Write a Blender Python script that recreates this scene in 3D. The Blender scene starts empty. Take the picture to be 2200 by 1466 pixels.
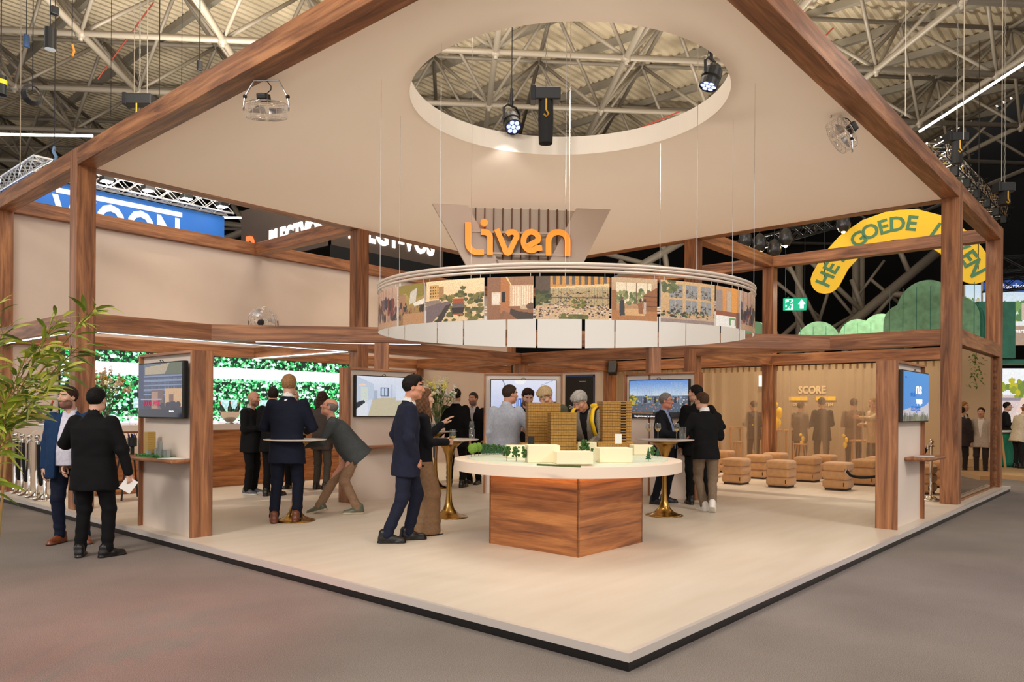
import bpy, bmesh, math, random
import numpy as np
from mathutils import Vector, Matrix
random.seed(7); RNG=np.random.default_rng(7)
COL=bpy.context.scene.collection
PI=math.pi
def lin(c):
    out=[]
    for v in c[:3]:
        v=v/255.0
        out.append(v/12.92 if v<=0.04045 else ((v+0.055)/1.055)**2.4)
    return tuple(out)
# ---------------------------------------------------------------- camera model (fitted to the photograph, metres; stage corner at the origin)
FPX,YAW,ROLL,CX,CY,CZ,HY=1627.33,0.852954,0.00637,-3.7152,-2.3422,1.5,881.74
FW=Vector((math.sin(YAW),math.cos(YAW),0)); RT=Vector((math.cos(YAW),-math.sin(YAW),0)); UP=Vector((0,0,1))
CAM=Vector((CX,CY,CZ))
def ray(px,py):
    a0=px-1100;b0=py-HY
    a=a0*math.cos(ROLL)+b0*math.sin(ROLL); b=-a0*math.sin(ROLL)+b0*math.cos(ROLL)
    return FW*FPX+RT*a-UP*b
def onz(px,py,z):
    d=ray(px,py); return CAM+d*((z-CZ)/d.z)
def onx(px,py,x):
    d=ray(px,py); return CAM+d*((x-CX)/d.x)
def ony(px,py,y):
    d=ray(px,py); return CAM+d*((y-CY)/d.y)
def atd(px,py,D):
    return CAM+ray(px,py)*(D/FPX)
# ---------------------------------------------------------------- materials
MATS={}
def nmat(name):
    m=bpy.data.materials.new(name); m.use_nodes=True
    nt=m.node_tree; b=nt.nodes.get('Principled BSDF'); return m,nt,b
def mat(name,c,rough=.6,metal=0.0,emit=None,estr=0,spec=None,coat=0,noise=0,nscale=20,bump=0,bscale=200,sheen=0):
    if name in MATS: return MATS[name]
    m,nt,b=nmat(name); L=nt.links
    cl=lin(c)
    b.inputs['Base Color'].default_value=(*cl,1); b.inputs['Roughness'].default_value=rough; b.inputs['Metallic'].default_value=metal
    if spec is not None: b.inputs['Specular IOR Level'].default_value=spec
    if sheen: b.inputs['Sheen Weight'].default_value=sheen
    if emit is not None:
        b.inputs['Emission Color'].default_value=(*lin(emit),1); b.inputs['Emission Strength'].default_value=estr
    if noise or bump:
        tc=nt.nodes.new('ShaderNodeTexCoord')
    if noise:
        n=nt.nodes.new('ShaderNodeTexNoise'); n.inputs['Scale'].default_value=nscale; n.inputs['Detail'].default_value=4
        L.new(tc.outputs['Object'],n.inputs['Vector'])
        r=nt.nodes.new('ShaderNodeValToRGB')
        r.color_ramp.elements[0].position=.3; r.color_ramp.elements[1].position=.7
        r.color_ramp.elements[0].color=(*[v*(1-noise) for v in cl],1); r.color_ramp.elements[1].color=(*[min(1,v*(1+noise)) for v in cl],1)
        L.new(n.outputs['Fac'],r.inputs['Fac']); L.new(r.outputs['Color'],b.inputs['Base Color'])
    if bump:
        n2=nt.nodes.new('ShaderNodeTexNoise'); n2.inputs['Scale'].default_value=bscale; n2.inputs['Detail'].default_value=2
        L.new(tc.outputs['Object'],n2.inputs['Vector'])
        bp=nt.nodes.new('ShaderNodeBump'); bp.inputs['Strength'].default_value=bump; bp.inputs['Distance'].default_value=.01
        L.new(n2.outputs['Fac'],bp.inputs['Height']); L.new(bp.outputs['Normal'],b.inputs['Normal'])
    MATS[name]=m; return m
def wood(name,c0,c1,c2,rough=.42,scale=1.0):
    if name in MATS: return MATS[name]
    m,nt,b=nmat(name); L=nt.links; N=nt.nodes
    tc=N.new('ShaderNodeTexCoord'); oi=N.new('ShaderNodeObjectInfo')
    add=N.new('ShaderNodeVectorMath'); add.operation='ADD'
    mul=N.new('ShaderNodeVectorMath'); mul.operation='SCALE'; mul.inputs[0].default_value=(37,13,29); L.new(oi.outputs['Random'],mul.inputs['Scale'])
    L.new(tc.outputs['Object'],add.inputs[0]); L.new(mul.outputs[0],add.inputs[1])
    mp=N.new('ShaderNodeMapping'); mp.inputs['Scale'].default_value=(.55*scale,7*scale,7*scale); L.new(add.outputs[0],mp.inputs['Vector'])
    n=N.new('ShaderNodeTexNoise'); n.inputs['Scale'].default_value=1.5; n.inputs['Detail'].default_value=6; n.inputs['Roughness'].default_value=.6; n.inputs['Distortion'].default_value=.9
    L.new(mp.outputs[0],n.inputs['Vector'])
    mp2=N.new('ShaderNodeMapping'); mp2.inputs['Scale'].default_value=(2.2*scale,60*scale,60*scale); L.new(add.outputs[0],mp2.inputs['Vector'])
    n2=N.new('ShaderNodeTexNoise'); n2.inputs['Scale'].default_value=1; n2.inputs['Detail'].default_value=3; L.new(mp2.outputs[0],n2.inputs['Vector'])
    mx=N.new('ShaderNodeMath'); mx.operation='MULTIPLY_ADD'; mx.inputs[1].default_value=.25; L.new(n2.outputs['Fac'],mx.inputs[0]); 
    sb=N.new('ShaderNodeMath'); sb.operation='SUBTRACT'; sb.inputs[1].default_value=.125; L.new(n.outputs['Fac'],sb.inputs[0]); L.new(sb.outputs[0],mx.inputs[2])
    r=N.new('ShaderNodeValToRGB'); e=r.color_ramp.elements
    e[0].position=.30; e[0].color=(*lin(c0),1); e[1].position=.70; e[1].color=(*lin(c2),1)
    k=e.new(.47); k.color=(*lin(c1),1)
    L.new(mx.outputs[0],r.inputs['Fac']); L.new(r.outputs['Color'],b.inputs['Base Color'])
    b.inputs['Roughness'].default_value=rough
    MATS[name]=m; return m
def glassmat(name,tint=(255,255,255),refl=.12,rough=0.0):
    if name in MATS: return MATS[name]
    m=bpy.data.materials.new(name); m.use_nodes=True; nt=m.node_tree; nt.nodes.clear(); L=nt.links
    o=nt.nodes.new('ShaderNodeOutputMaterial'); t=nt.nodes.new('ShaderNodeBsdfTransparent'); t.inputs['Color'].default_value=(*lin(tint),1)
    g=nt.nodes.new('ShaderNodeBsdfGlossy'); g.inputs['Roughness'].default_value=rough
    lw=nt.nodes.new('ShaderNodeLayerWeight'); lw.inputs['Blend'].default_value=.25
    mr=nt.nodes.new('ShaderNodeMapRange'); mr.inputs['To Min'].default_value=refl; mr.inputs['To Max'].default_value=min(1,refl+.6)
    L.new(lw.outputs['Facing'],mr.inputs['Value'])
    mx=nt.nodes.new('ShaderNodeMixShader'); L.new(mr.outputs[0],mx.inputs[0]); L.new(t.outputs[0],mx.inputs[1]); L.new(g.outputs[0],mx.inputs[2]); L.new(mx.outputs[0],o.inputs[0])
    MATS[name]=m; return m
def picmat(name,emit=0,rough=.5,alpha=1.0):
    """colour attribute 'Col' as printed colour, or as the light of a screen"""
    if name in MATS: return MATS[name]
    m,nt,b=nmat(name); L=nt.links
    a=nt.nodes.new('ShaderNodeAttribute'); a.attribute_name='Col'
    b.inputs['Roughness'].default_value=rough
    if emit:
        b.inputs['Base Color'].default_value=(.01,.01,.012,1)
        L.new(a.outputs['Color'],b.inputs['Emission Color']); b.inputs['Emission Strength'].default_value=emit
    else:
        L.new(a.outputs['Color'],b.inputs['Base Color'])
        if alpha<1: b.inputs['Alpha'].default_value=alpha
    MATS[name]=m; return m
# ---------------------------------------------------------------- mesh builder
class MB:
    def __init__(s): s.v=[]; s.f=[]; s.m=[]; s.c=0
    def add(s,vs,fs,mi=0):
        o=len(s.v); s.v.extend([tuple(p) for p in vs]); s.f.extend([tuple(i+o for i in f) for f in fs]); s.m.extend([mi]*len(fs)); return s
    def box(s,x0,x1,y0,y1,z0,z1,mi=0,M=None):
        vs=[Vector((x,y,z)) for x in (x0,x1) for y in (y0,y1) for z in (z0,z1)]
        if M is not None: vs=[M@v for v in vs]
        return s.add(vs,[(0,1,3,2),(4,6,7,5),(0,4,5,1),(2,3,7,6),(0,2,6,4),(1,5,7,3)],mi)
    def rbox(s,x0,x1,y0,y1,z0,z1,r,mi=0,n=4,M=None,bulge=0):
        # rounded box: superellipse rings
        def ring(z,ins):
            pts=[];rr=max(r-ins*0,1e-4)
            cxs=[(x1-rr,y1-rr,0),(x0+rr,y1-rr,1),(x0+rr,y0+rr,2),(x1-rr,y0+rr,3)]
            for (cx,cy,q) in cxs:
                for k in range(n+1):
                    a=PI/2*q+PI/2*k/n; R=rr-ins
                    pts.append(Vector((cx+R*math.cos(a),cy+R*math.sin(a),z)))
            return pts
        rings=[]
        for k in range(n+1):
            a=PI/2*k/n; rings.append(ring(z0+r*(1-math.sin(a)) ,r*(1-math.cos(a))*.98))
        rings=rings[::1]
        low=[ring(z0+r-r*math.cos(PI/2*k/n), r-r*math.sin(PI/2*k/n)*.999) for k in range(n+1)]
        hi=[ring(z1-r+r*math.sin(PI/2*k/n), r-r*math.cos(PI/2*k/n)*.999) for k in range(n+1)]
        al=low+hi; m=len(al[0]); vs=[p for q in al for p in q]
        if bulge:
            cx=(x0+x1)/2;cy=(y0+y1)/2;cz=(z0+z1)/2;hz=(z1-z0)/2
            for p in vs:
                t=1+bulge*(1-((p.z-cz)/hz)**2); p.x=cx+(p.x-cx)*t; p.y=cy+(p.y-cy)*t
        if M is not None: vs=[M@v for v in vs]
        fs=[]
        for i in range(len(al)-1):
            for j in range(m): fs.append((i*m+j,i*m+(j+1)%m,(i+1)*m+(j+1)%m,(i+1)*m+j))
        fs.append(tuple(range(m-1,-1,-1))); fs.append(tuple((len(al)-1)*m+j for j in range(m)))
        return s.add(vs,fs,mi)
    def tube(s,pts,r,n=8,mi=0,caps=True,r2=None):
        pts=[Vector(p) for p in pts]; rs=[r]*len(pts) if not isinstance(r,(list,tuple)) else list(r)
        rings=[];prev=None
        for i,p in enumerate(pts):
            d=(pts[min(i+1,len(pts)-1)]-pts[max(i-1,0)])
            if d.length<1e-9: d=Vector((0,0,1))
            d.normalize()
            if prev is None:
                a=Vector((0,0,1)) if abs(d.z)<.9 else Vector((1,0,0)); u=d.cross(a).normalized()
            else:
                u=(prev-d*prev.dot(d)); u=u.normalized() if u.length>1e-6 else d.orthogonal().normalized()
            prev=u; w=d.cross(u)
            rings.append([p+(u*math.cos(2*PI*k/n)+w*math.sin(2*PI*k/n))*rs[i] for k in range(n)])
        vs=[q for R in rings for q in R]; fs=[]
        for i in range(len(rings)-1):
            for k in range(n): fs.append((i*n+k,i*n+(k+1)%n,(i+1)*n+(k+1)%n,(i+1)*n+k))
        if caps: fs.append(tuple(range(n-1,-1,-1))); fs.append(tuple((len(rings)-1)*n+k for k in range(n)))
        return s.add(vs,fs,mi)
    def lathe(s,prof,n=24,mi=0,M=None,cap=True):
        vs=[];fs=[]
        for (r,z) in prof:
            for k in range(n):
                a=2*PI*k/n; v=Vector((r*math.cos(a),r*math.sin(a),z)); vs.append(M@v if M is not None else v)
        for i in range(len(prof)-1):
            for k in range(n): fs.append((i*n+k,i*n+(k+1)%n,(i+1)*n+(k+1)%n,(i+1)*n+k))
        if cap:
            fs.append(tuple(range(n-1,-1,-1))); fs.append(tuple((len(prof)-1)*n+k for k in range(n)))
        return s.add(vs,fs,mi)
    def prism(s,poly,z0,z1,mi=0,M=None):
        n=len(poly); vs=[Vector((p[0],p[1],z0)) for p in poly]+[Vector((p[0],p[1],z1)) for p in poly]
        if M is not None: vs=[M@v for v in vs]
        fs=[tuple(range(n-1,-1,-1)),tuple(range(n,2*n))]+[(i,(i+1)%n,n+(i+1)%n,n+i) for i in range(n)]
        return s.add(vs,fs,mi)
    def quad(s,a,b,c,d,mi=0): return s.add([a,b,c,d],[(0,1,2,3)],mi)
    def ball(s,c,r,n=10,m=7,mi=0,sc=(1,1,1),M=None):
        prof=[(max(1e-4,math.sin(PI*k/m)),-math.cos(PI*k/m)) for k in range(m+1)]
        T=Matrix.Translation(Vector(c))@Matrix.Diagonal((r*sc[0],r*sc[1],r*sc[2],1))
        if M is not None: T=M@T
        return s.lathe(prof,n,mi,T,cap=False)
    def build(s,name,mats,parent=None,smooth=False,M=None,autos=False):
        me=bpy.data.meshes.new(name); me.from_pydata([tuple(v) for v in s.v],[],s.f)
        for q in (mats if isinstance(mats,(list,tuple)) else [mats]): me.materials.append(q)
        if any(s.m): me.polygons.foreach_set('material_index',s.m)
        if smooth: me.polygons.foreach_set('use_smooth',[True]*len(s.f))
        me.update()
        if autos:
            bm=bmesh.new(); bm.from_mesh(me); bmesh.ops.recalc_face_normals(bm,faces=bm.faces)
            for e in bm.edges:
                if len(e.link_faces)==2 and e.calc_face_angle(0)>.6: e.smooth=False
            for f in bm.faces: f.smooth=True
            bm.to_mesh(me); bm.free()
        o=bpy.data.objects.new(name,me); COL.objects.link(o)
        if M is not None: o.matrix_world=M
        if parent is not None: o.parent=parent
        return o
def tag(o,label,cat,group=None,kind=None):
    if label: o['label']=label
    if cat: o['category']=cat
    if group: o['group']=group
    if kind: o['kind']=kind
    return o
def struct(o): o['kind']='structure'; return o
def empty(name,loc,label,cat,group=None,rz=0,M=None):
    o=bpy.data.objects.new(name,None); COL.objects.link(o); o.empty_display_size=.1
    if M is not None: o.matrix_world=M
    else: o.location=loc; o.rotation_euler=(0,0,rz)
    return tag(o,label,cat,group)
def copy_tree(o,parent=None):
    c=o.copy(); COL.objects.link(c)
    if parent is not None: c.parent=parent
    for ch in list(o.children): copy_tree(ch,c)
    return c
def frame(o,x,y=None,z=None):
    """matrix with origin o and local x/y/z axes"""
    x=Vector(x).normalized()
    if z is not None: z=Vector(z).normalized(); y=z.cross(x).normalized(); z=x.cross(y)
    else: y=Vector(y).normalized(); z=x.cross(y).normalized(); y=z.cross(x)
    return Matrix(((x.x,y.x,z.x,o[0]),(x.y,y.y,z.y,o[1]),(x.z,y.z,z.z,o[2]),(0,0,0,1)))
def text(name,body,size,m,M,parent=None,ext=.004,off=0.0,ax='CENTER',ay='CENTER',sx=1.0,sp=1.0):
    cu=bpy.data.curves.new(name,'FONT'); cu.body=body; cu.size=size; cu.extrude=ext; cu.offset=off; cu.align_x=ax; cu.align_y=ay; cu.space_character=sp; cu.resolution_u=3
    t=bpy.data.objects.new(name,cu); COL.objects.link(t)
    dg=bpy.context.evaluated_depsgraph_get(); me=bpy.data.meshes.new_from_object(t.evaluated_get(dg))
    bpy.data.objects.remove(t); bpy.data.curves.remove(cu)
    me.transform(Matrix.Diagonal((sx,1,1,1)))
    me.materials.clear(); me.materials.append(m)
    o=bpy.data.objects.new(name,me); COL.objects.link(o); o.matrix_world=M
    if parent is not None: o.parent=parent; 
    return o
# ---------------------------------------------------------------- small raster painter for prints and screens (sRGB 0..255, row 0 = top)
class Img:
    def __init__(s,w,h,c=(0,0,0)): s.w=w;s.h=h;s.a=np.zeros((h,w,3))+np.array(c,float); s.Y,s.X=np.mgrid[0:h,0:w]; s.u=(s.X+.5)/w; s.t=(s.Y+.5)/h
    def grad(s,c0,c1,y0=0,y1=1,x0=0,x1=1):
        k=(s.u>=x0)&(s.u<=x1)&(s.t>=y0)&(s.t<=y1); f=((s.t-y0)/max(1e-6,y1-y0))[...,None]
        g=np.array(c0)*(1-f)+np.array(c1)*f; s.a[k]=g[k]; return s
    def rect(s,x0,y0,x1,y1,c,al=1): k=(s.u>=x0)&(s.u<x1)&(s.t>=y0)&(s.t<y1); s.a[k]=s.a[k]*(1-al)+np.array(c)*al; return s
    def ell(s,x,y,rx,ry,c,al=1):
        k=((s.u-x)/rx)**2+((s.t-y)/ry)**2<1; s.a[k]=s.a[k]*(1-al)+np.array(c)*al; return s
    def poly(s,pts,c,al=1):
        k=np.zeros(s.u.shape,bool); n=len(pts)
        for i in range(n):
            x0,y0=pts[i];x1,y1=pts[(i+1)%n]
            if y0==y1: continue
            k^=((y0>s.t)!=(y1>s.t))&(s.u<(x1-x0)*(s.t-y0)/(y1-y0)+x0)
        s.a[k]=s.a[k]*(1-al)+np.array(c)*al; return s
    def blobs(s,n,x0,y0,x1,y1,r0,r1,cols,asp=1.0,al=1):
        for _ in range(n):
            x=random.uniform(x0,x1);y=random.uniform(y0,y1);r=random.uniform(r0,r1); c=random.choice(cols)
            i0=max(0,int((y-r*asp)*s.h));i1=min(s.h,int((y+r*asp)*s.h)+2);j0=max(0,int((x-r)*s.w));j1=min(s.w,int((x+r)*s.w)+2)
            if i1<=i0 or j1<=j0: continue
            k=((s.u[i0:i1,j0:j1]-x)/r)**2+((s.t[i0:i1,j0:j1]-y)/(r*asp))**2<1
            w=s.a[i0:i1,j0:j1]; w[k]=w[k]*(1-al)+np.array(c)*al
        return s
    def noise(s,k):
        s.a=np.clip(s.a*(1+k*(RNG.random(s.u.shape)[...,None]-.5)),0,255); return s
def srgb2lin(a):
    a=np.clip(a/255.0,0,1); return np.where(a<=.04045,a/12.92,((a+.055)/1.055)**2.4)
def picture(name,img,fn,m,parent=None,flip=False):
    """grid mesh; fn(u,v)->point with u 0..1 left-right and v 0..1 bottom-top"""
    h,w=img.h,img.w
    us=np.linspace(0,1,w+1); vs=np.linspace(1,0,h+1)
    verts=[fn(u,v) for v in vs for u in us]
    q=(np.arange(h)[:,None]*(w+1)+np.arange(w)[None,:]).ravel()
    faces=np.stack([q+w+1,q+w+2,q+1,q],1)
    if flip: faces=faces[:,::-1]
    me=bpy.data.meshes.new(name); me.from_pydata([tuple(p) for p in verts],[],faces.tolist()); me.materials.append(m)
    at=me.color_attributes.new('Col','FLOAT_COLOR','CORNER')
    c=np.ones((h*w,4,4),np.float32); c[:,:,:3]=srgb2lin(img.a).reshape(-1,1,3)
    at.data.foreach_set('color',c.ravel())
    o=bpy.data.objects.new(name,me); COL.objects.link(o)
    if parent is not None: o.parent=parent
    return o
# ================================================================= materials used across the scene
WOOD=wood('walnut laminate',(98,62,42),(142,92,60),(190,132,88))
WOODL=wood('warm walnut laminate',(108,64,38),(156,96,54),(202,136,78))
BEIGE=mat('beige panel',(218,200,186),.7,noise=.02,nscale=2)
BEIGE2=mat('pale beige panel',(222,206,192),.65,noise=.02,nscale=2)
CREAMW=mat('cream rim',(236,224,208),.7)
BLACK=mat('black plastic',(16,16,17),.45)
DARKM=mat('dark metal',(34,34,36),.4,.6)
CHROME=mat('polished chrome',(225,220,215),.12,1.0)
STEEL=mat('brushed aluminium',(222,214,208),.35,.35)
BRASS=mat('brushed brass',(176,138,74),.24,1.0)
WHITE=mat('white lacquer',(232,228,222),.4)
LED=mat('led strip',(235,240,255),.5,emit=(214,226,255),estr=4.0)
GLASS=glassmat('clear glass',(246,248,248),.10)
GOLDW=mat('white wine',(226,190,90),.1,emit=None)
ORANGE=mat('orange sign face',(255,150,50),.5,emit=(255,150,50),estr=.55)  # slight glow added to lift the brightness of the letters
GREYM=mat('painted steel tube',(142,132,118),.5,.1)
ROOFM=mat('roof deck steel',(206,190,162),.6,.1)
LEAF=mat('leaf green',(92,132,38),.5,noise=.35,nscale=9)
STEM=mat('bamboo stem',(134,120,62),.6)
PAPER=mat('white paper',(238,236,232),.6)
# ================================================================= hall floor, stage
def carpet():
    m,nt,b=nmat('grey carpet'); N=nt.nodes;L=nt.links
    tc=N.new('ShaderNodeTexCoord')
    n=N.new('ShaderNodeTexNoise'); n.inputs['Scale'].default_value=170; n.inputs['Detail'].default_value=3; L.new(tc.outputs['Object'],n.inputs['Vector'])
    n2=N.new('ShaderNodeTexNoise'); n2.inputs['Scale'].default_value=.8; n2.inputs['Detail'].default_value=3; L.new(tc.outputs['Object'],n2.inputs['Vector'])
    ad=N.new('ShaderNodeMath'); ad.operation='MULTIPLY_ADD'; ad.inputs[1].default_value=.35; L.new(n2.outputs['Fac'],ad.inputs[0]); L.new(n.outputs['Fac'],ad.inputs[2])
    r=N.new('ShaderNodeValToRGB'); r.color_ramp.elements[0].position=.42; r.color_ramp.elements[1].position=.95
    r.color_ramp.elements[0].color=(*lin((98,91,87)),1); r.color_ramp.elements[1].color=(*lin((160,151,145)),1)
    L.new(ad.outputs[0],r.inputs['Fac']); L.new(r.outputs['Color'],b.inputs['Base Color']); b.inputs['Roughness'].default_value=.95
    b.inputs['Specular IOR Level'].default_value=.1
    bp=N.new('ShaderNodeBump'); bp.inputs['Strength'].default_value=.35; bp.inputs['Distance'].default_value=.01; L.new(n.outputs['Fac'],bp.inputs['Height']); L.new(bp.outputs['Normal'],b.inputs['Normal'])
    return m
CARPET=carpet()
fl=MB().box(-16,52,-22,48,-.05,0).build('floor',CARPET); struct(fl)
def planks():
    m,nt,b=nmat('cream floor'); N=nt.nodes;L=nt.links
    tc=N.new('ShaderNodeTexCoord'); mp=N.new('ShaderNodeMapping'); mp.inputs['Rotation'].default_value=(0,0,PI/4); mp.inputs['Scale'].default_value=(.7,5,1); L.new(tc.outputs['Object'],mp.inputs['Vector'])
    n=N.new('ShaderNodeTexNoise'); n.inputs['Scale'].default_value=1.2; n.inputs['Detail'].default_value=5; L.new(mp.outputs[0],n.inputs['Vector'])
    r=N.new('ShaderNodeValToRGB'); r.color_ramp.elements[0].position=.3; r.color_ramp.elements[1].position=.72
    r.color_ramp.elements[0].color=(*lin((212,199,181)),1); r.color_ramp.elements[1].color=(*lin((220,209,194)),1)
    L.new(n.outputs['Fac'],r.inputs['Fac']); L.new(r.outputs['Color'],b.inputs['Base Color']); b.inputs['Roughness'].default_value=.42
    b.inputs['Specular IOR Level'].default_value=.35
    return m
SX,SY=13.52,12.9
st=empty('platform',(0,0,0),'raised cream platform floor with silver edge under the wooden pavilion','platform')
MB().box(.035,SX,.035,SY,.03,.105).build('deck',planks(),st)
tr=MB(); tr.box(0,SX,0,.035,.056,.109); tr.box(0,.035,.035,SY,.056,.109); tr.build('edge_trim',STEEL,st)
MB().box(.008,SX-.02,.008,SY,0.0,.056).build('plinth',mat('black plinth',(22,21,22),.3),st)
# ================================================================= pavilion frame
PV=empty('pavilion_frame',(0,0,.105),'two-storey walnut post and beam pavilion with a round opening in its canopy','pavilion')
ZB=.105
def beam(p,q,w=.24,h=.24,up=(0,0,1),name='beam',m=None,vert=False):
    p=Vector(p);q=Vector(q);d=q-p;L=d.length
    if vert: M=frame((p+q)/2,d,y=(0,1,0))
    else: M=frame((p+q)/2,d,z=up)
    b=MB(); b.box(-L/2,L/2,-w/2,w/2,-h/2,h/2)
    o=b.build(name,m or WOOD,None); 
    bev=o.modifiers.new('b','BEVEL'); bev.width=.004; bev.segments=1
    o.matrix_world=Matrix.Translation((0,0,-ZB))@M; o.parent=PV
    return o
def post(x,y,z0=.105,z1=5.032,w=.248): return beam((x,y,z0),(x,y,z1),w,w,name='post',vert=True)
gx=[.245,4.95,9.545,13.22]; gy=[.245,4.63,8.985,12.54]; ZT=4.912; ZM=2.68
post(gx[0],gy[2]);post(gx[0],gy[3]);post(gx[2],gy[0]);post(gx[3],gy[0])
post(gx[1],gy[2],z1=4.79);post(gx[2],gy[1],z1=4.79);post(gx[3],gy[1],z1=4.79);post(gx[2],gy[2],z1=2.56);post(gx[2],gy[3],z1=2.56);post(gx[3],gy[2],z1=2.56);post(gx[3],gy[3])
h=.12
# canopy rectangle
beam((gx[0],h,ZT),(gx[0],gy[2]-h-.004,ZT));beam((gx[0],gy[2]+h+.004,ZT),(gx[0],gy[3]-h-.004,ZT))
beam((gx[0]+h,gy[0],ZT),(gx[2]-h-.004,gy[0],ZT));beam((gx[2]+h+.004,gy[0],ZT),(gx[3]-h-.004,gy[0],ZT))
beam((gx[0]+h+.004,gy[2],ZT),(gx[2]+h,gy[2],ZT));beam((gx[2],gy[0]+h+.004,ZT),(gx[2],gy[2]-h,ZT))
# outer top ring and links
beam((gx[0]+h+.004,gy[3],ZT),(gx[3]-h,gy[3],ZT));beam((gx[3],gy[0]+h+.004,ZT),(gx[3],gy[3]+h,ZT))
beam((gx[1],gy[2]+h,ZT),(gx[1],gy[3]-h,ZT));beam((gx[2]+h,gy[1],ZT),(gx[3]-h,gy[1],ZT))
# middle level
beam((gx[0],gy[2]+h+.004,ZM),(gx[0],gy[3]-h-.004,ZM));beam((gx[2]+h+.004,gy[0],ZM),(gx[3]-h-.004,gy[0],ZM))
beam((gx[0]+h+.004,gy[2],ZM),(gx[2]+h,gy[2],ZM));beam((gx[2],gy[0]+h+.004,ZM),(gx[2],gy[2]-h,ZM))
beam((gx[0]+h+.004,gy[3],ZM),(gx[3]-h,gy[3],ZM));beam((gx[3],gy[0]+h+.004,ZM),(gx[3],gy[3]+h,ZM))
for (a,b_) in (((gx[1],gy[2]+h),(gx[1],gy[3]-h)),((gx[2],gy[2]+h),(gx[2],gy[3]-h)),((gx[2]+h,gy[1]),(gx[3]-h,gy[1])),((gx[2]+h,gy[2]),(gx[3]-h,gy[2]))):
    beam((*a,ZM),(*b_,ZM))
# diagonal beam across the inner corner
DA=Vector((2.05,8.86,ZM)); DB=Vector((9.42,2.03,ZM)); DD=(DB-DA).normalized(); DN=Vector((-DD.y,DD.x,0)); DN=DN if DN.x>0 else -DN
beam(DA+DN*.12-DD*.05,DB+DN*.12+DD*.05)
def dpost(px,w):
    c=onz(px,741,2.56); t=(c-DA).dot(DD); c=DA+DD*t+DN*.12
    b=MB(); b.box(-1.2275,1.2275,-w/2,w/2,-.1,.1); o=b.build('post',WOOD)
    o.matrix_world=Matrix.Translation((0,0,-ZB))@frame((c.x,c.y,.105+1.2275),(0,0,1),y=DD); o.parent=PV
dpost(823,.22); dpost(1423,.2)
# canopy ceiling with its round opening
HC=Vector((2.755,2.545)); HR=1.675
def clothm():
    m=bpy.data.materials.new('stretched canopy cloth'); m.use_nodes=True; nt=m.node_tree; nt.nodes.clear()
    o=nt.nodes.new('ShaderNodeOutputMaterial'); d=nt.nodes.new('ShaderNodeBsdfDiffuse'); t=nt.nodes.new('ShaderNodeBsdfTranslucent'); x=nt.nodes.new('ShaderNodeMixShader')
    for k in (d,t): k.inputs[0].default_value=(*lin((240,227,214)),1)
    x.inputs[0].default_value=.25; nt.links.new(d.outputs[0],x.inputs[1]); nt.links.new(t.outputs[0],x.inputs[2]); nt.links.new(x.outputs[0],o.inputs[0]); return m  # translucency added so light from above brightens the underside
def canopy():
    b=MB(); n=96; x0,x1,y0,y1=gx[0]+.124,gx[2]-.124,gy[0]+.124,gy[2]-.124
    def sq(a):
        dx,dy=math.cos(a),math.sin(a); t=1e9
        if dx>1e-9: t=min(t,(x1-HC.x)/dx)
        if dx<-1e-9: t=min(t,(x0-HC.x)/dx)
        if dy>1e-9: t=min(t,(y1-HC.y)/dy)
        if dy<-1e-9: t=min(t,(y0-HC.y)/dy)
        return (HC.x+dx*t,HC.y+dy*t)
    ang=sorted([2*PI*k/n for k in range(n)]+[math.atan2(y-HC.y,x-HC.x)%(2*PI) for x in (x0,x1) for y in (y0,y1)])
    zl,zh=4.798-ZB,5.03-ZB; n=len(ang)
    for z in (zl,zh):
        for a in ang: b.v.append((HC.x+HR*math.cos(a),HC.y+HR*math.sin(a),z))
        for a in ang: b.v.append((*sq(a),z))
    for i in range(n):
        j=(i+1)%n
        b.f+= [(i,n+i,n+j,j)]; b.m+=[0]
        b.f.append((i,j,2*n+j,2*n+i)); b.m.append(1)
    return b.build('canopy',[clothm(),CREAMW],PV)
canopy()
# led strips under the middle beams
def strip(p,q,w=.03):
    p=Vector(p);q=Vector(q);d=q-p; b=MB(); b.box(-d.length/2,d.length/2,-w/2,w/2,-.008,.008)
    o=b.build('led_strip',LED); o['label']='white glowing strip light'; o.matrix_world=Matrix.Translation((0,0,-ZB))@frame((p+q)/2,d,z=(0,0,1)); o.parent=PV
strip((.42,9.125,2.565),(4.8,9.125,2.565)); strip((4.81,9.2,2.565),(4.81,12.38,2.565))
a=DA+DN*.26;b_=DB+DN*.26
strip((a.x+.6*DD.x,a.y+.6*DD.y,2.565),(a.x+3.2*DD.x,a.y+3.2*DD.y,2.565)); strip((.22,9.2,2.556),(.22,12.3,2.556))
# ================================================================= pavilion walls
def wall(name,x0,x1,y0,y1,z0,z1,m=BEIGE):
    o=MB().box(x0,x1,y0,y1,z0,z1).build(name,m); return struct(o)
wall('wall_back_upper',.37,13.1,12.53,12.6,2.803,4.79)
wall('wall_back_left',.37,1.1,12.46,12.54,.105,2.56)
wall('wall_back_right',9.68,13.09,12.44,12.5,.105,2.56)
wall('wall_back_middle',5.62,9.42,12.44,12.5,.105,2.56)
wall('wall_right_rear',13.14,13.2,9.12,12.4,.105,2.56)
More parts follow.
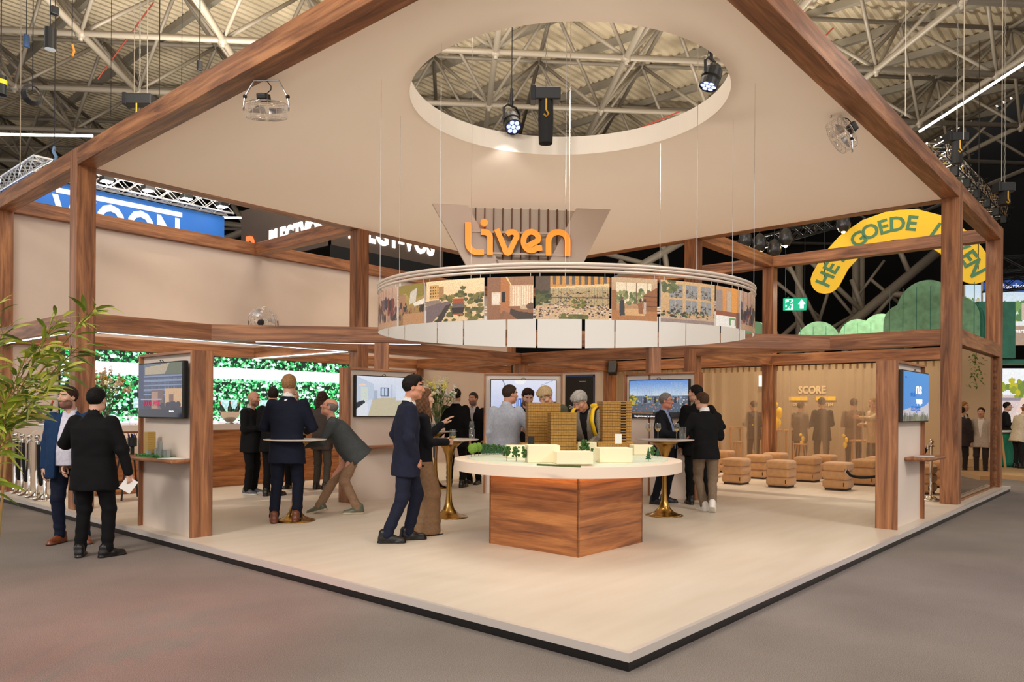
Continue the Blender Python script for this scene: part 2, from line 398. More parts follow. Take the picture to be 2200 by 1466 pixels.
# plinth wall of cream below the led wall is hidden by the bar
# ================================================================= screens
SCRM=picmat('screen picture',emit=.85,rough=.12)
PRINT=picmat('printed picture',rough=.35)
def scr_dark():
    I=Img(132,76,(26,38,62)); I.grad((92,106,120),(40,56,86),0,.55)
    I.rect(.0,0,.12,1,(30,52,92)); I.poly([(.15,.06),(.72,.0),(.62,.2),(.15,.2)],(176,158,132))
    I.poly([(.72,0),(1,0),(1,.2),(.64,.2)],(88,98,74))
    for k in range(5):
        y=.22+.085*k; I.rect(.12,y,1,y+.035,(118,136,168)); I.rect(.12,y+.035,1,y+.05,(52,66,104))
        for j in range(26): I.rect(.13+.034*j,y+.05,.14+.034*j,y+.08,(96,112,146))
    I.rect(.3,.5,.6,.86,(108,84,84)); I.rect(.32,.52,.46,.84,(168,130,112)); I.rect(.62,.48,1,.8,(206,164,122)); I.rect(.72,.58,.82,.78,(122,86,80))
    I.blobs(14,.55,.75,1,.95,.03,.08,[(38,40,62),(22,28,50)]); I.rect(0,.86,1,1,(16,26,48)); I.rect(.05,.655,.55,.68,(150,150,186))
    return I.noise(.12)
def scr_room():
    I=Img(110,62,(214,222,240)); I.grad((232,236,248),(206,216,236),0,.5); I.poly([(0,0),(.3,.2),(.3,.55),(0,.75)],(196,208,226))
    I.poly([(.28,.55),(1,.5),(1,1),(.2,1)],(206,194,164)); I.rect(.42,.27,.56,.5,(60,70,92)); I.rect(.44,.29,.485,.48,(196,214,240)); I.rect(.495,.29,.545,.48,(196,214,240))
    I.rect(.07,.28,.2,.62,(214,222,210)); I.poly([(0,.68),(.14,.6),(.2,.72),(.2,1),(0,1)],(228,232,240)); I.poly([(0,.66),(.13,.6),(.15,.66),(0,.82)],(24,28,36))
    I.rect(.3,.36,.36,.6,(176,188,206)); I.rect(.7,.2,.98,.6,(224,232,246)); I.rect(.62,.2,.64,.7,(178,190,212)); I.ell(.1,.22,.06,.03,(255,214,190)); return I.noise(.05)
def scr_white():
    I=Img(110,62,(222,226,246)); I.grad((236,238,255),(198,206,240),0,1); I.poly([(.36,0),(.55,0),(.5,.12),(.38,.1)],(255,255,255)); I.poly([(.17,0),(.19,0),(.22,.16),(.21,.16)],(120,130,160)); I.poly([(.95,0),(.97,0),(.78,.14),(.77,.13)],(150,160,190))
    for x in (.36,.42,.48): I.rect(x,.5,x+.05,.78,(64,110,196)); I.rect(x+.01,.55,x+.03,.75,(196,214,250))
    I.rect(.34,.78,.6,.95,(226,230,250)); return I.noise(.04)
def scr_city():
    I=Img(132,76,(80,130,210)); I.grad((96,146,220),(214,226,236),0,.42); I.rect(0,.42,1,.86,(84,98,116))
    for k in range(150):
        x=random.random();y=random.uniform(.44,.84);c=random.choice([(176,184,190),(60,74,96),(206,198,186),(122,136,150),(48,62,52),(190,120,90)]); I.rect(x,y,x+random.uniform(.01,.03),y+random.uniform(.01,.05),c)
    for k in range(9): I.rect(.14+.03*k,.12+.01*(k%3),.155+.03*k,.6,(150,176,214),.5)
    for k in range(8): I.rect(.72+.025*k,.06,.735+.025*k,.6,(166,190,224),.5)
    I.blobs(26,0,.4,.16,.66,.02,.05,[(198,176,50),(152,146,44),(96,96,40)]); I.blobs(10,.25,.4,.62,.55,.015,.03,[(190,170,60),(40,48,44)])
    for k in range(4): I.rect(.26+.17*k,.46,.3+.17*k,.62,(34,40,52))
    I.rect(0,.86,1,1,(6,7,10)); I.rect(.05,.885,.42,.9,(196,138,86)); return I.noise(.15)
def scr_blue():
    I=Img(96,76,(48,146,226)); I.grad((58,152,228),(44,140,224),0,1); I.poly([(0,.78),(.3,.72),(.6,.74),(.85,.68),(1,.6),(1,1),(0,1)],(198,196,206))
    for k in range(40):
        x=k/40; I.poly([(x-.03,1),(x,.78+.1*random.random()),(x+.03,1)],random.choice([(92,104,92),(122,130,110),(74,86,88)]))
    I.rect(.06,.1,.12,.13,(24,80,150)); return I.noise(.04)
def kiosk(label,org,x,y,W=1.32,D=.245,H=2.02,shelf=(-.3,1.3,.2)):
    M=frame(org,x,y=y); k=empty('display_kiosk',(0,0,0),label,'kiosk','display kiosks on the platform',M=M)
    t=.028; r=.05
    MB().box(0,t,0,D,0,H).build('side_panel',WOOD,k,M=None); MB().box(W-t,W,0,D,0,H).build('side_panel',WOOD,k); MB().box(t,W-t,0,D,H-t,H).build('top_panel',WOOD,k)
    MB().box(t,W-t,r,D-.02,0,H-t).build('panel',BEIGE2,k)
    for o in k.children:
        if o.name.startswith('side_panel'):
            # grain along the height: local x is the height
            me=o.data; R=Matrix.Rotation(PI/2,4,'Y'); me.transform(R.inverted()); o.matrix_local=R
    if shelf:
        a,b,d=shelf
        MB().rbox(a,b,-d,r+.001,.80,.845,.02).build('shelf',WOOD,k)
    return k,M
def tv(label,M,img,W=1.11,H=.63,x0=.105,z0=1.28,d0=.045,txt=()):
    T=M@Matrix.Translation((x0+W/2,d0,z0+H/2)); t=empty('wall_screen',(0,0,0),label,'screen','screens on the display kiosks',M=T)
    MB().rbox(-W/2,W/2,-.065,0,-H/2,H/2,.01).build('casing',BLACK,t)
    w,h=W/2-.014,H/2-.014
    picture('screen',img,lambda u,v:(-w+2*w*u,-.0665,-h+2*h*v),SCRM,t)
    MB().tube([(-.03,-.03,H/2),(-.03,-.05,H/2+.02),(0,-.05,H/2+.028),(.03,-.05,H/2+.02),(.03,-.03,H/2)],.004,6).build('cable',BLACK,t)
    F=frame((0,-.068,0),(1,0,0),z=(0,-1,0))
    for (s,bx,bz,size,m,sx,off) in txt:
        o=text('lettering',s,size,m,F@Matrix.Translation((bx,bz,0)),t,.0005,off,sx=sx)
    return t
WHT=mat('glowing white lettering',(250,250,250),.5,emit=(250,250,255),estr=.9)
BLU=mat('blue lettering',(22,96,180),.5,emit=(20,90,180),estr=.5)
PINK=mat('pink lettering',(190,40,90),.5,emit=(176,36,84),estr=.5)
k1,M1=kiosk('tall display kiosk at the front left stage edge with a shelf of brochures',(.135,6.9,.105),(0,-1,0),(1,0,0),shelf=(-.16,1.28,.2))
tv('dark blue building picture on the screen of the front left kiosk',M1,scr_dark(),d0=.02,txt=[('SO, DE WIJK',-.2,-.15,.085,PINK,.9,.002),('BERGEN',.3,-.235,.03,WHT,1,0)])
k2,M2=kiosk('tall display kiosk at the right stage edge with a bare wooden shelf',(6.06,.12,.105),(1,0,0),(0,1,0),shelf=(.5,1.36,.24))
tv('sky blue slide on the screen of the right edge kiosk',M2,scr_blue(),d0=.02,x0=.04,W=1.26,H=.63,txt=[('an',.1,.1,.2,WHT,-1.6,.004),('angespr',.12,-.05,.11,WHT,-.9,.003),('met alle',-.18,.03,.1,BLU,.7,0),('netcongestie',-.05,-.14,.12,BLU,.75,.001)])
k3,M3=kiosk('display kiosk behind the man in the navy suit, left of the flowers',(3.144,6.85,.105),(1,0,0),(0,1,0),shelf=(.12,1.2,.2))
tv('bright kitchen picture on the screen behind the navy suited man',M3,scr_room())
k4,M4=kiosk('middle display kiosk behind the men in grey and black at the model table',(5.509,6.338,.105),(.69,-.724,0),(.724,.69,0),shelf=None)
tv('white office picture on the screen of the middle kiosk',M4,scr_white())
k5,M5=kiosk('display kiosk behind the grey haired man at the right brass table',(7.12,4.62,.105),(0,-1,0),(1,0,0),shelf=(.12,1.2,.2))
tv('aerial city picture with a black caption bar on the screen behind the right table',M5,scr_city(),txt=[('De plint is waar je gebouw de straat',-.16,-.285,.038,WHT,1,.0008)])
# things on the front-left shelf
def loc(M,x,y,z): return M@Vector((x,y,z))
sh=.845
p=loc(M1,.03,-.08,sh); c=empty('pen_cup',p,'black cup packed with pens on the front left kiosk shelf','pen cup')
MB().lathe([(.022,0),(.022,.09),(.05,.1),(.05,.2),(.046,.2),(.046,.11)],16).build('cup',BLACK,c,smooth=False)
pen=[mat('black pen',(20,20,26),.4),mat('blue pen',(36,44,120),.4),mat('purple pen',(70,40,96),.4)]
for i in range(18):
    a=random.random()*6.28;r=random.uniform(0,.034)
    MB().tube([(r*.6*math.cos(a),r*.6*math.sin(a),.11),(r*1.5*math.cos(a),r*1.5*math.sin(a),.235+random.uniform(-.01,.02))],.0045,6).build('pen',pen[i%3],c)
p=loc(M1,.62,-.02,sh); c=empty('scale_model',p,'small grey and green city scale model on the front left kiosk shelf','scale model',M=frame(p,(0,-1,0),y=(1,0,0)))
b=MB(); b.box(-.28,.3,-.16,.05,0,.008); b.build('base',mat('model green',(58,120,62),.7,noise=.4,nscale=60),c)
gm=mat('model grey',(150,154,150),.6)
for i in range(16):
    x=random.uniform(-.24,.26);y=random.uniform(-.1,.03);hh=random.choice([.05,.06,.08,.1,.17,.19]); 
    MB().box(x-.022,x+.022,y-.018,y+.018,.008,.008+hh).build('block',gm,c)
for i in range(22):
    x=random.uniform(-.27,.29);y=random.uniform(-.15,-.06); MB().ball((x,y,.02),.013,6,4).build('bush',mat('model bush',(46,116,50),.8),c)
p=loc(M1,.5,-.08,sh+.008); c=empty('tower_model',p,'small golden tower model rising from the grey scale model','scale model',M=frame(p,(0,-1,0),y=(1,0,0)))
MB().box(-.055,.055,-.05,.05,0,.03).build('plinth',mat('model brown',(120,80,50),.6),c)
b=MB()
for k in range(12): b.box(-.05,.05,-.045,.045,.03+k*.02,.047+k*.02); b.box(-.046,.046,-.041,.041,.047+k*.02,.05+k*.02)
b.build('tower',mat('model gold',(196,160,86),.4,.3),c)
def sheet(label,M,x,y,z,w,h,rot,m=PAPER,t=.004,name='brochure',cat='brochure'):
    T=M@Matrix.Translation((x,y,z))@Matrix.Rotation(rot,4,'Z'); o=MB().box(-w/2,w/2,-h/2,h/2,0,t).build(name,m); o.matrix_world=T; return tag(o,label,cat)
sheet('white brochure lying at the right end of the front left shelf',M1,1.06,-.07,sh,.26,.2,.2)
sheet('dark red leaflet at the left end of the front left shelf',M1,-.07,-.1,sh,.12,.18,.5,mat('red leaflet',(120,40,44),.5))
sheet('grey brochure lying on the bare shelf of the right edge kiosk',M2,.85,-.1,sh,.3,.2,.1,mat('grey paper',(214,208,204),.6))
# ================================================================= led plant wall and bar
def ledwall():
    I=Img(430,112,(8,30,20)); g=[(20,150,70),(40,190,96),(120,226,150),(200,250,214),(12,110,52),(16,74,40),(150,240,170)]
    I.blobs(5200,0,0,1,1,.0022,.0055,g,asp=3.6); I.blobs(200,0,0,1,1,.005,.012,[(6,30,22),(10,44,34)],asp=3); I.blobs(1500,0,0,1,1,.0022,.0045,g,asp=3.4)
    I.blobs(260,0,.0,1,1,.003,.01,[(226,244,250),(196,230,240)],asp=2.5)
    I.rect(0,.135,1,.275,(248,255,254)); I.rect(0,.275,1,.3,(190,226,216)); I.blobs(500,0,.29,1,.33,.002,.005,g,asp=3)
    I.rect(0,.78,1,1,(226,224,230)); I.rect(0,.86,1,.9,(200,190,196)); I.blobs(420,0,.74,1,.84,.002,.006,g,asp=3); I.blobs(70,0,.8,1,1,.003,.01,[(30,90,60),(240,250,250)],asp=2)
    for k in range(7): I.rect(.06+.14*k,.56,.12+.14*k,.68,(206,236,246),.75)
    return I
LW=empty('led_wall',(1.1,12.42,1.0),'long bright video wall of green leaves and white shelves behind the bar','video wall')
picture('screen',ledwall(),lambda u,v:(6.2*u,0,1.555*v),picmat('led wall picture',emit=1.5,rough=.4),LW)
MB().box(-.02,6.22,.005,.08,-.9,1.56).build('casing',BLACK,LW)
bar=empty('bar_counter',(.95,10.4,.105),'long walnut bar counter with cream top in front of the green video wall','bar counter')
MB().box(0,4.75,0,.05,0,1.01).build('front_panel',WOODL,bar); MB().box(-.02,4.77,-.03,.62,1.012,1.11).build('countertop',BEIGE2,bar)
MB().prism([(-.5,0),(.35,0),(.35,1.08),(-.26,1.08),(-.5,.9)],0,.04,0,M=frame((0,1.62,0),(1,0,0),y=(0,0,1))).build('end_panel',BEIGE2,bar)
MB().box(-.7,-.03,.1,.62,1.05,1.11).build('side_counter',BEIGE2,bar); MB().box(-.08,-.03,.05,.62,0,1.05).build('side_panel',BEIGE,bar)
def glass(label,loc,kind='wine',wine=True,rz=0,tilt=None,grp='wine glasses',s=1.0):
    g=empty('wine_glass' if kind=='wine' else 'champagne_flute' if kind=='flute' else 'tumbler',loc,label,'glass',grp)
    if tilt: g.rotation_euler=tilt
    if kind=='wine':
        pr=[(.034,0),(.034,.003),(.006,.006),(.0045,.02),(.0045,.095),(.012,.102),(.034,.125),(.043,.148),(.040,.18),(.032,.215)]; wz=(.104,.14)
        wp=[(.008,.104),(.030,.125),(.038,.142)]
    elif kind=='flute':
        pr=[(.032,0),(.032,.003),(.006,.006),(.0045,.02),(.0045,.08),(.02,.11),(.034,.155),(.03,.2),(.026,.23)]; wp=[(.006,.085),(.017,.11),(.02,.12)]
    else:
        pr=[(.03,0),(.036,.005),(.037,.13)]; wp=[(.028,.008),(.034,.01),(.0345,.07)]
    MB().lathe([(r*s,z*s) for r,z in pr],20,cap=False).build('bowl',GLASS,g,smooth=True)
    if wine: MB().lathe([(r*s,z*s) for r,z in wp],16).build('wine',glassmat('white wine',(250,214,120),.05) if kind!='tumbler' else glassmat('water',(236,244,246),.06),g)
    return g
def bowlcool(label,loc,r=.19,bottles=3):
    b=empty('wine_cooler',loc,label,'wine cooler','steel wine coolers on the bar')
    MB().lathe([(.07,0),(.08,.01),(.05,.03),(.09,.06),(r*.8,.13),(r,.22),(r+.008,.225),(r-.01,.215),(r*.76,.13),(.05,.07)],28,cap=False).build('bowl',CHROME,b,smooth=True)
    return b
def bottle(label,loc,tilt):
    o=empty('wine_bottle',loc,label,'bottle','bottles in the wine coolers'); o.rotation_euler=tilt
    MB().lathe([(.036,0),(.038,.01),(.038,.18),(.014,.24),(.014,.3)],14).build('glass_body',mat('green bottle',(40,60,30),.15),o,smooth=True)
    MB().lathe([(.016,.25),(.016,.305)],12).build('foil',mat('orange foil',(206,96,50),.3,.4),o)
bt=1.217
bowlcool('steel wine cooler bowl at the left end of the bar',(.33,10.75,bt)); bowlcool('steel wine cooler bowl behind the bald man at the bar',(3.32,10.65,bt))
wb=['left','middle','right']
for i in range(3): bottle(f'{wb[i]} orange capped bottle in the cooler behind the bald man',(3.22+.1*i,10.65,bt+.12),(.15*(i-1),.25*(i-1),0))
bottle('orange capped bottle in the cooler at the left end of the bar',(.36,10.75,bt+.1),(.2,.25,0))
glass('wine glass beside the cooler at the left end of the bar',(.28,10.5,bt),grp='glasses on the bar')
glass('empty wine glass on the bar near the flower vase',(1.52,10.55,bt),wine=False,grp='glasses on the bar')
tag(MB().lathe([(.0,.0),(.08,.004),(.1,.016),(.095,.016),(.07,.008)],18,cap=False,M=Matrix.Translation((1.75,10.5,bt))).build('bowl',BLACK,smooth=True),'shallow black dish on the bar right of the empty glass','dish')
def bouquet(label,loc,H,R,seed,cols,vase=True,nst=26,lean=0):
    rnd=random.Random(seed); f=empty('flower_vase',loc,label,'vase of flowers')
    vz=.26
    MB().lathe([(.05,0),(.06,.01),(.05,.12),(.045,.2),(.07,vz),(.066,vz),(.041,.2),(.045,.12),(.0,.02)],20,cap=False).build('vase',glassmat('green vase glass',(206,226,206),.12),f,smooth=True)
    sm=MB();lm=MB();fl=[MB() for _ in cols]
    for i in range(nst):
        a=rnd.uniform(0,6.28);q=rnd.random()**.6; x=R*q*math.cos(a)+lean*q;y=R*q*math.sin(a);z=vz+H*(1-.45*q*q)*rnd.uniform(.65,1)
        p0=Vector((0,0,.05));p1=Vector((x*.3,y*.3,vz+.06));p2=Vector((x,y,z)); sm.tube([p0,p1,(p1+p2)/2+Vector((x*.05,y*.05,.03)),p2],.003,5)
        for k in range(7):
            t=rnd.uniform(.35,1);c=p1.lerp(p2,t);b=rnd.uniform(0,6.28);L=rnd.uniform(.05,.11);d=Vector((math.cos(b),math.sin(b),rnd.uniform(-.2,.8)))*L; sd=Vector((-math.sin(b),math.cos(b),0))*.012
            lm.add([c,c+d*.5+sd,c+d,c+d*.5-sd],[(0,1,2,3)])
        ci=rnd.randrange(len(cols))
        if rnd.random()<.5:   # spike of small blossoms
            for k in range(26):
                t=rnd.random(); c=p2+Vector((rnd.uniform(-.022,.022),rnd.uniform(-.022,.022),-.02+.2*t*(.7+H*.4)))+Vector((x,y,0))*.22*t; fl[ci].ball(c,.010*(1.25-t*.8),6,4)
        else:
            for k in range(9):
                c=p2+Vector((rnd.uniform(-.03,.03),rnd.uniform(-.03,.03),rnd.uniform(-.02,.03))); fl[ci].ball(c,rnd.uniform(.012,.024),7,5)
    sm.build('stem',mat('flower stem',(74,96,40),.6),f); lm.build('foliage',LEAF,f)
    for b,c in zip(fl,cols): b.build('blossom',c,f,smooth=True)
CRB=mat('cream blossom',(240,232,190),.6); YEB=mat('pale yellow blossom',(226,214,110),.6); WHB=mat('white blossom',(240,238,228),.6); PKB=mat('pink beige blossom',(222,186,160),.6)
bouquet('large vase of pale beige and yellow flowers on the left part of the bar',(1.25,10.8,bt),.62,.36,3,[PKB,CRB,mat('golden blossom',(196,160,60),.6)],nst=40)
# stool in front of the bar
s=empty('bar_stool',(1.18,9.7,.105),'cream bar stool with black legs half hidden by the front left kiosk','stool'); 
MB().lathe([(.17,.66),(.22,.68),(.24,.76),(.23,.92),(.19,1.0),(.18,.99),(.21,.9),(.21,.76),(.18,.71),(.0,.70)],20,cap=False).build('seat_shell',mat('cream upholstery',(226,208,182),.7),s,smooth=True)
for (x,y) in ((-.2,-.2),(.2,-.2),(-.2,.2),(.2,.2)): MB().tube([(x*.5,y*.5,.67),(x,y,0)],.014,8).build('leg',BLACK,s)
MB().tube([(-.17,-.17,.26),(.17,-.17,.26),(.17,.17,.26),(-.17,.17,.26),(-.17,-.17,.26)],.009,6).build('footrest',BLACK,s)
# ================================================================= model table
TC=(2.71,2.49)
t=empty('model_table',(*TC,.105),'round cream display table on a square walnut base carrying the city model','table')
cx,cy=2.685-TC[0],2.475-TC[1]; a=.575
for (M,) in ((frame((cx-a+.01,cy,.39),(0,-1,0),y=(1,0,0)),),(frame((cx,cy-a+.01,.39),(1,0,0),y=(0,1,0)),),(frame((cx+a-.01,cy,.39),(0,1,0),y=(-1,0,0)),),(frame((cx,cy+a-.01,.39),(-1,0,0),y=(0,-1,0)),)):
    MB().box(-a,a,-.01,.01,-.39,.385).build('base_panel',WOODL,t,M=M)
MB().lathe([(1.165,.775),(1.19,.78),(1.19,.883),(1.186,.887),(0.0,.887)],96,cap=False).build('tabletop',mat('cream laminate',(232,214,196),.45),t,autos=True)
MB().lathe([(1.165,.775),(0.0,.775)],64,cap=False).build('underside',BEIGE2,t)
MB().box(cx-a+.06,cx+a-.06,cy-a+.06,cy+a-.06,.7,.774).build('inner_core',BEIGE2,t)
strips=MB()
for k,(x0,x1,y0,y1) in enumerate(((cx-a-.05,cx-a-.03,cy-a,cy+a),(cx-a,cx+a,cy-a-.05,cy-a-.03))):
    MB().box(x0,x1,y0,y1,.762,.773).build('led_strip',mat('warm led strip',(255,220,170),.5,emit=(255,196,130),estr=9),t)
zt=.105+.887
MB().lathe([(1.045,0),(1.045,.016),(0,.017)],80,M=Matrix.Translation((*TC,zt)),cap=False).build('tmp',WHITE)
o=bpy.data.objects['tmp']; o.name='model_plate'; tag(o,'thin round pale green base plate of the city model on the table','model plate'); o.data.materials.clear(); o.data.materials.append(mat('pale green plate',(214,224,204),.4))
zm=zt+.017
GOLD=mat('golden model timber',(186,140,66),.45,.25,noise=.18,nscale=30); GOLDD=mat('golden model groove',(112,78,34),.5,.2)
def tower(label,px,py,w,d,h,name='tower_model',floor=.0325,rot=0,balc=False,z=None,back=0):
    p=onz(px,py,zm if z is None else z); X=DD;Yv=DN
    M=frame((p.x+FW.x*back,p.y+FW.y*back,zm if z is None else z),(X.x,X.y,0),y=(Yv.x,Yv.y,0))
    o=empty(name,(0,0,0),label,'building model','golden building models on the table',M=M)
    b=MB();g=MB();n=max(1,int(h/floor))
    for k in range(n):
        z0=k*h/n; b.box(0,w,0,d,z0+.003,z0+h/n-.0025); g.box(.003,w-.003,.003,d-.003,z0-.001,z0+h/n-.001)
        m=int(w/.028)
        for j in range(1,m): 
            g.box(w*j/m-.0008,w*j/m+.0008,-.0012,.002,z0+.003,z0+h/n-.003)
        m2=int(d/.028)
        for j in range(1,m2): g.box(-.0012,.002,d*j/m2-.0008,d*j/m2+.0008,z0+.003,z0+h/n-.003); g.box(w-.002,w+.0012,d*j/m2-.0008,d*j/m2+.0008,z0+.003,z0+h/n-.003)
    b.build('facade',GOLD,o); g.build('joints',GOLDD,o); MB().box(-.004,w+.004,-.004,d+.004,h-.002,h+.008).build('roof',GOLD,o)
    if balc:
        q=MB()
        for k in range(n): q.box(w*.62,w*.8,-.018,.0,k*h/n+.004,k*h/n+.014)
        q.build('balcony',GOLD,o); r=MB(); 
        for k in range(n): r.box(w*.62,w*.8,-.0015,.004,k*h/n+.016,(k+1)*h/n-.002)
        r.build('recess_shade',mat('painted recess shade',(50,34,20),.7),o)  # flat dark plates stand in for the shade inside the balconies
    return o
tower('golden podium model at the foot of the two left towers',1123,972,.66,.34,.09,name='podium_model')
tower('tallest left golden tower model on the table',1135,968,.40,.3,.58,back=.04)
tower('lower golden tower model right of the tallest left tower',1183,972,.30,.28,.46,back=-.07)
tower('tall golden tower model with balconies right of the yellow backpack',1294,970,.36,.32,.60,balc=True,back=-.02)
tower('golden podium model at the foot of the balcony tower',1284,972,.42,.3,.11,name='podium_model',back=-.06)
BLK=mat('cream model block',(244,232,196),.55)
blk=[('cream model block behind the three front trees',1090,985,.38,.2,.13),('tall cream model block in front of the left golden tower',1135,995,.30,.26,.165),('long cream model block in the middle front',1196,998,.34,.2,.115),('large cream model block in front of the balcony tower',1288,995,.32,.22,.14),('low cream model block at the right rear of the table',1362,978,.22,.2,.11),('small cream model block between the golden towers',1245,975,.2,.12,.13)]
for (l,px,py,w_,d_,h_) in blk:
    p=onz(px,py,zm); o=MB().rbox(0,w_,0,d_,0,h_,.006,n=2).build('block_model',BLK); o.matrix_world=frame((p.x,p.y,zm),(DD.x,DD.y,0),y=(DN.x,DN.y,0)); tag(o,l,'building model','cream block models on the table')
def mtree(label,px,py,hh,kind,grp,z=None):
    p=onz(px,py,zm if z is None else z); o=empty('model_tree',(p.x,p.y,zm if z is None else z),label,'model tree',grp)
    MB().tube([(0,0,0),(0,0,hh*.5)],.003,6).build('trunk',mat('model trunk',(86,62,42),.8),o)
    b=MB(); rnd=random.Random(px*7+py)
    if kind=='fir':
        for k in range(5): b.lathe([(hh*.24*(1-k*.18),hh*(.15+.16*k)),(.002,hh*(.4+.15*k))],9,cap=False)
        m=mat('fir green',(40,86,52),.8,noise=.3,nscale=120)
    elif kind=='ball':
        b.ball((0,0,hh*.62),hh*.36,12,9,sc=(.8,.8,1.05)); m=mat('lime green foliage',(104,138,44),.8,noise=.45,nscale=160)
    else:
        for k in range(26):
            a=rnd.uniform(0,6.28);r=rnd.uniform(0,.26)*hh; b.ball((r*math.cos(a),r*math.sin(a),hh*rnd.uniform(.34,.95)*(1-.3*r/hh)),hh*rnd.uniform(.06,.11),6,4)
        m=mat('broadleaf green',(58,98,40),.8,noise=.4,nscale=140)
    b.build('crown',m,o,smooth=(kind=='ball'))
g1='three loose broadleaf model trees';
for l,px,py in (('leftmost',1089,991),('middle',1109,992),('rightmost',1130,993)): mtree(f'{l} of the three loose model trees in front of the cream blocks',px,py,.155,'leaf',g1)
for l,px,py in (('leftmost',1013,982),('middle',1020,980),('rightmost',1028,979)): mtree(f'{l} of the round lime green model trees at the left rim',px,py,.14,'ball','round lime model trees',z=None)
for i in range(24):
    px=1036+i*2.75+random.uniform(-1,1); py=977-(i%3)*1.6
    mtree('small green model tree in the dense grove on the left of the model',px,py,random.uniform(.085,.115),'leaf' if i%3 else 'fir','dense grove of model trees')
mtree('dark fir model tree nearest the right rim of the model',1393,992,.14,'fir','model trees on the right'); mtree('olive broadleaf model tree beside the right rim firs',1401,985,.13,'leaf','model trees on the right'); mtree('dark fir model tree farthest right on the model',1413,982,.115,'fir','model trees on the right')
for i,px in enumerate((1254,1262,1272,1248)): mtree(['dark bushy model tree between the golden towers','dark bushy model tree right of the tallest bush between the towers','low dark model bush at the right between the towers','low dark model bush at the left between the towers'][i],px,976,[.17,.13,.07,.07][i],'leaf','bushy model trees between the towers')
p=onz(1153,1001,zm);q=onz(1246,1005,zm); d=q-p
o=MB().box(0,d.length,0,.02,0,.016).build('model_hedge',mat('hedge green',(84,96,44),.9,noise=.3,nscale=90)); o.matrix_world=frame(p,d,z=(0,0,1)); tag(o,'long low green hedge strip at the front edge of the model','model hedge')
def stand(label,px,py,m,h,rz):
    p=onz(px,py,zm+.0); o=MB().box(-.035,.035,-.004,.004,0,h).build('sign_holder',m); o.matrix_world=Matrix.Translation(p)@Matrix.Rotation(rz,4,'Z')@Matrix.Rotation(-.15,4,'X'); return tag(o,label,'sign')
p_=onz(1141,975,zm)
o=MB().box(-.035,.035,-.004,.004,0,.1).build('sign_holder',BLACK); o.matrix_world=Matrix.Translation((p_.x-FW.x*.05,p_.y-FW.y*.05,zm+.095))@Matrix.Rotation(math.atan2(DD.y,DD.x),4,'Z'); tag(o,'small black sign standing on the podium of the left tower','sign')
p_=onz(1325,975,zm)
o=MB().box(-.038,.038,-.004,.004,0,.11).build('sign_holder',PAPER); o.matrix_world=Matrix.Translation((p_.x-FW.x*.12,p_.y-FW.y*.12,zm+.12))@Matrix.Rotation(math.atan2(DD.y,DD.x),4,'Z'); tag(o,'small white sign standing on the podium of the balcony tower','sign')
# ================================================================= brass tulip tables
def tulip(label,x,y,zt=1.0,R=.385):
    t=empty('bar_table',(x,y,.105),label,'bar table','round white high tables on brass tulip bases')
    MB().lathe([(.25,0),(.25,.008),(.2,.022),(.13,.05),(.075,.11),(.045,.2),(.034,.32),(.03,.5),(.034,.68),(.05,.8),(.09,.9),(.15,.96),(.2,.985)],40).build('base',BRASS,t,smooth=True)
    MB().lathe([(0.0,zt-.006),(R-.12,zt-.006),(R-.02,zt+.004),(R,zt+.012),(R,zt+.018),(0,zt+.019)],56,cap=False).build('top',mat('white tabletop',(226,216,208),.25),t,autos=True)
    return t
TZ=.105+1.0+.0195
tulip('brass table between the navy suited man and the man leaning in a grey shirt',1.62,5.9); tulip('brass table right of the woman in wide brown trousers',3.15,4.73); tulip('brass table in front of the grey haired man in glasses',5.26,2.78); tulip('rear brass table under the cream flower vase',5.55,7.55)
glass('champagne flute standing inside a tumbler shape on the table right of the woman',(3.35,4.52,TZ),'flute',False)
glass('clear tumbler on the table right of the woman in wide trousers',(3.3,4.47,TZ),'tumbler',False,grp='tumblers')
glass('leftmost wine glass on the right brass table',(5.1,2.93,TZ)); glass('wine glass beside the leftmost one on the right brass table',(5.22,2.86,TZ)); glass('rightmost wine glass with white wine on the right brass table',(5.36,2.66,TZ)); glass('tall water tumbler on the right brass table',(5.46,2.62,TZ),'tumbler',True,grp='tumblers',s=1.25)
glass('wine glass on the table edge under the gesturing woman',(2.95,4.86,TZ),wine=False)
sheet('white leaflet lying on the table right of the woman',Matrix.Identity(4),3.12,4.6,TZ,.22,.15,.4,t=.003); sheet('black notebook lying on the left brass table',Matrix.Identity(4),1.5,6.05,TZ,.15,.2,.3,BLACK,.012,'notebook','notebook'); sheet('reddish coaster on the right brass table',Matrix.Identity(4),5.2,2.62,TZ,.12,.12,.2,mat('coaster',(170,110,96),.6),.004,'coaster','coaster')
bouquet('tall vase of cream delphinium and yellow flowers on the rear brass table',(5.42,7.36,TZ),.66,.36,11,[CRB,YEB,WHB,WHB],nst=60)
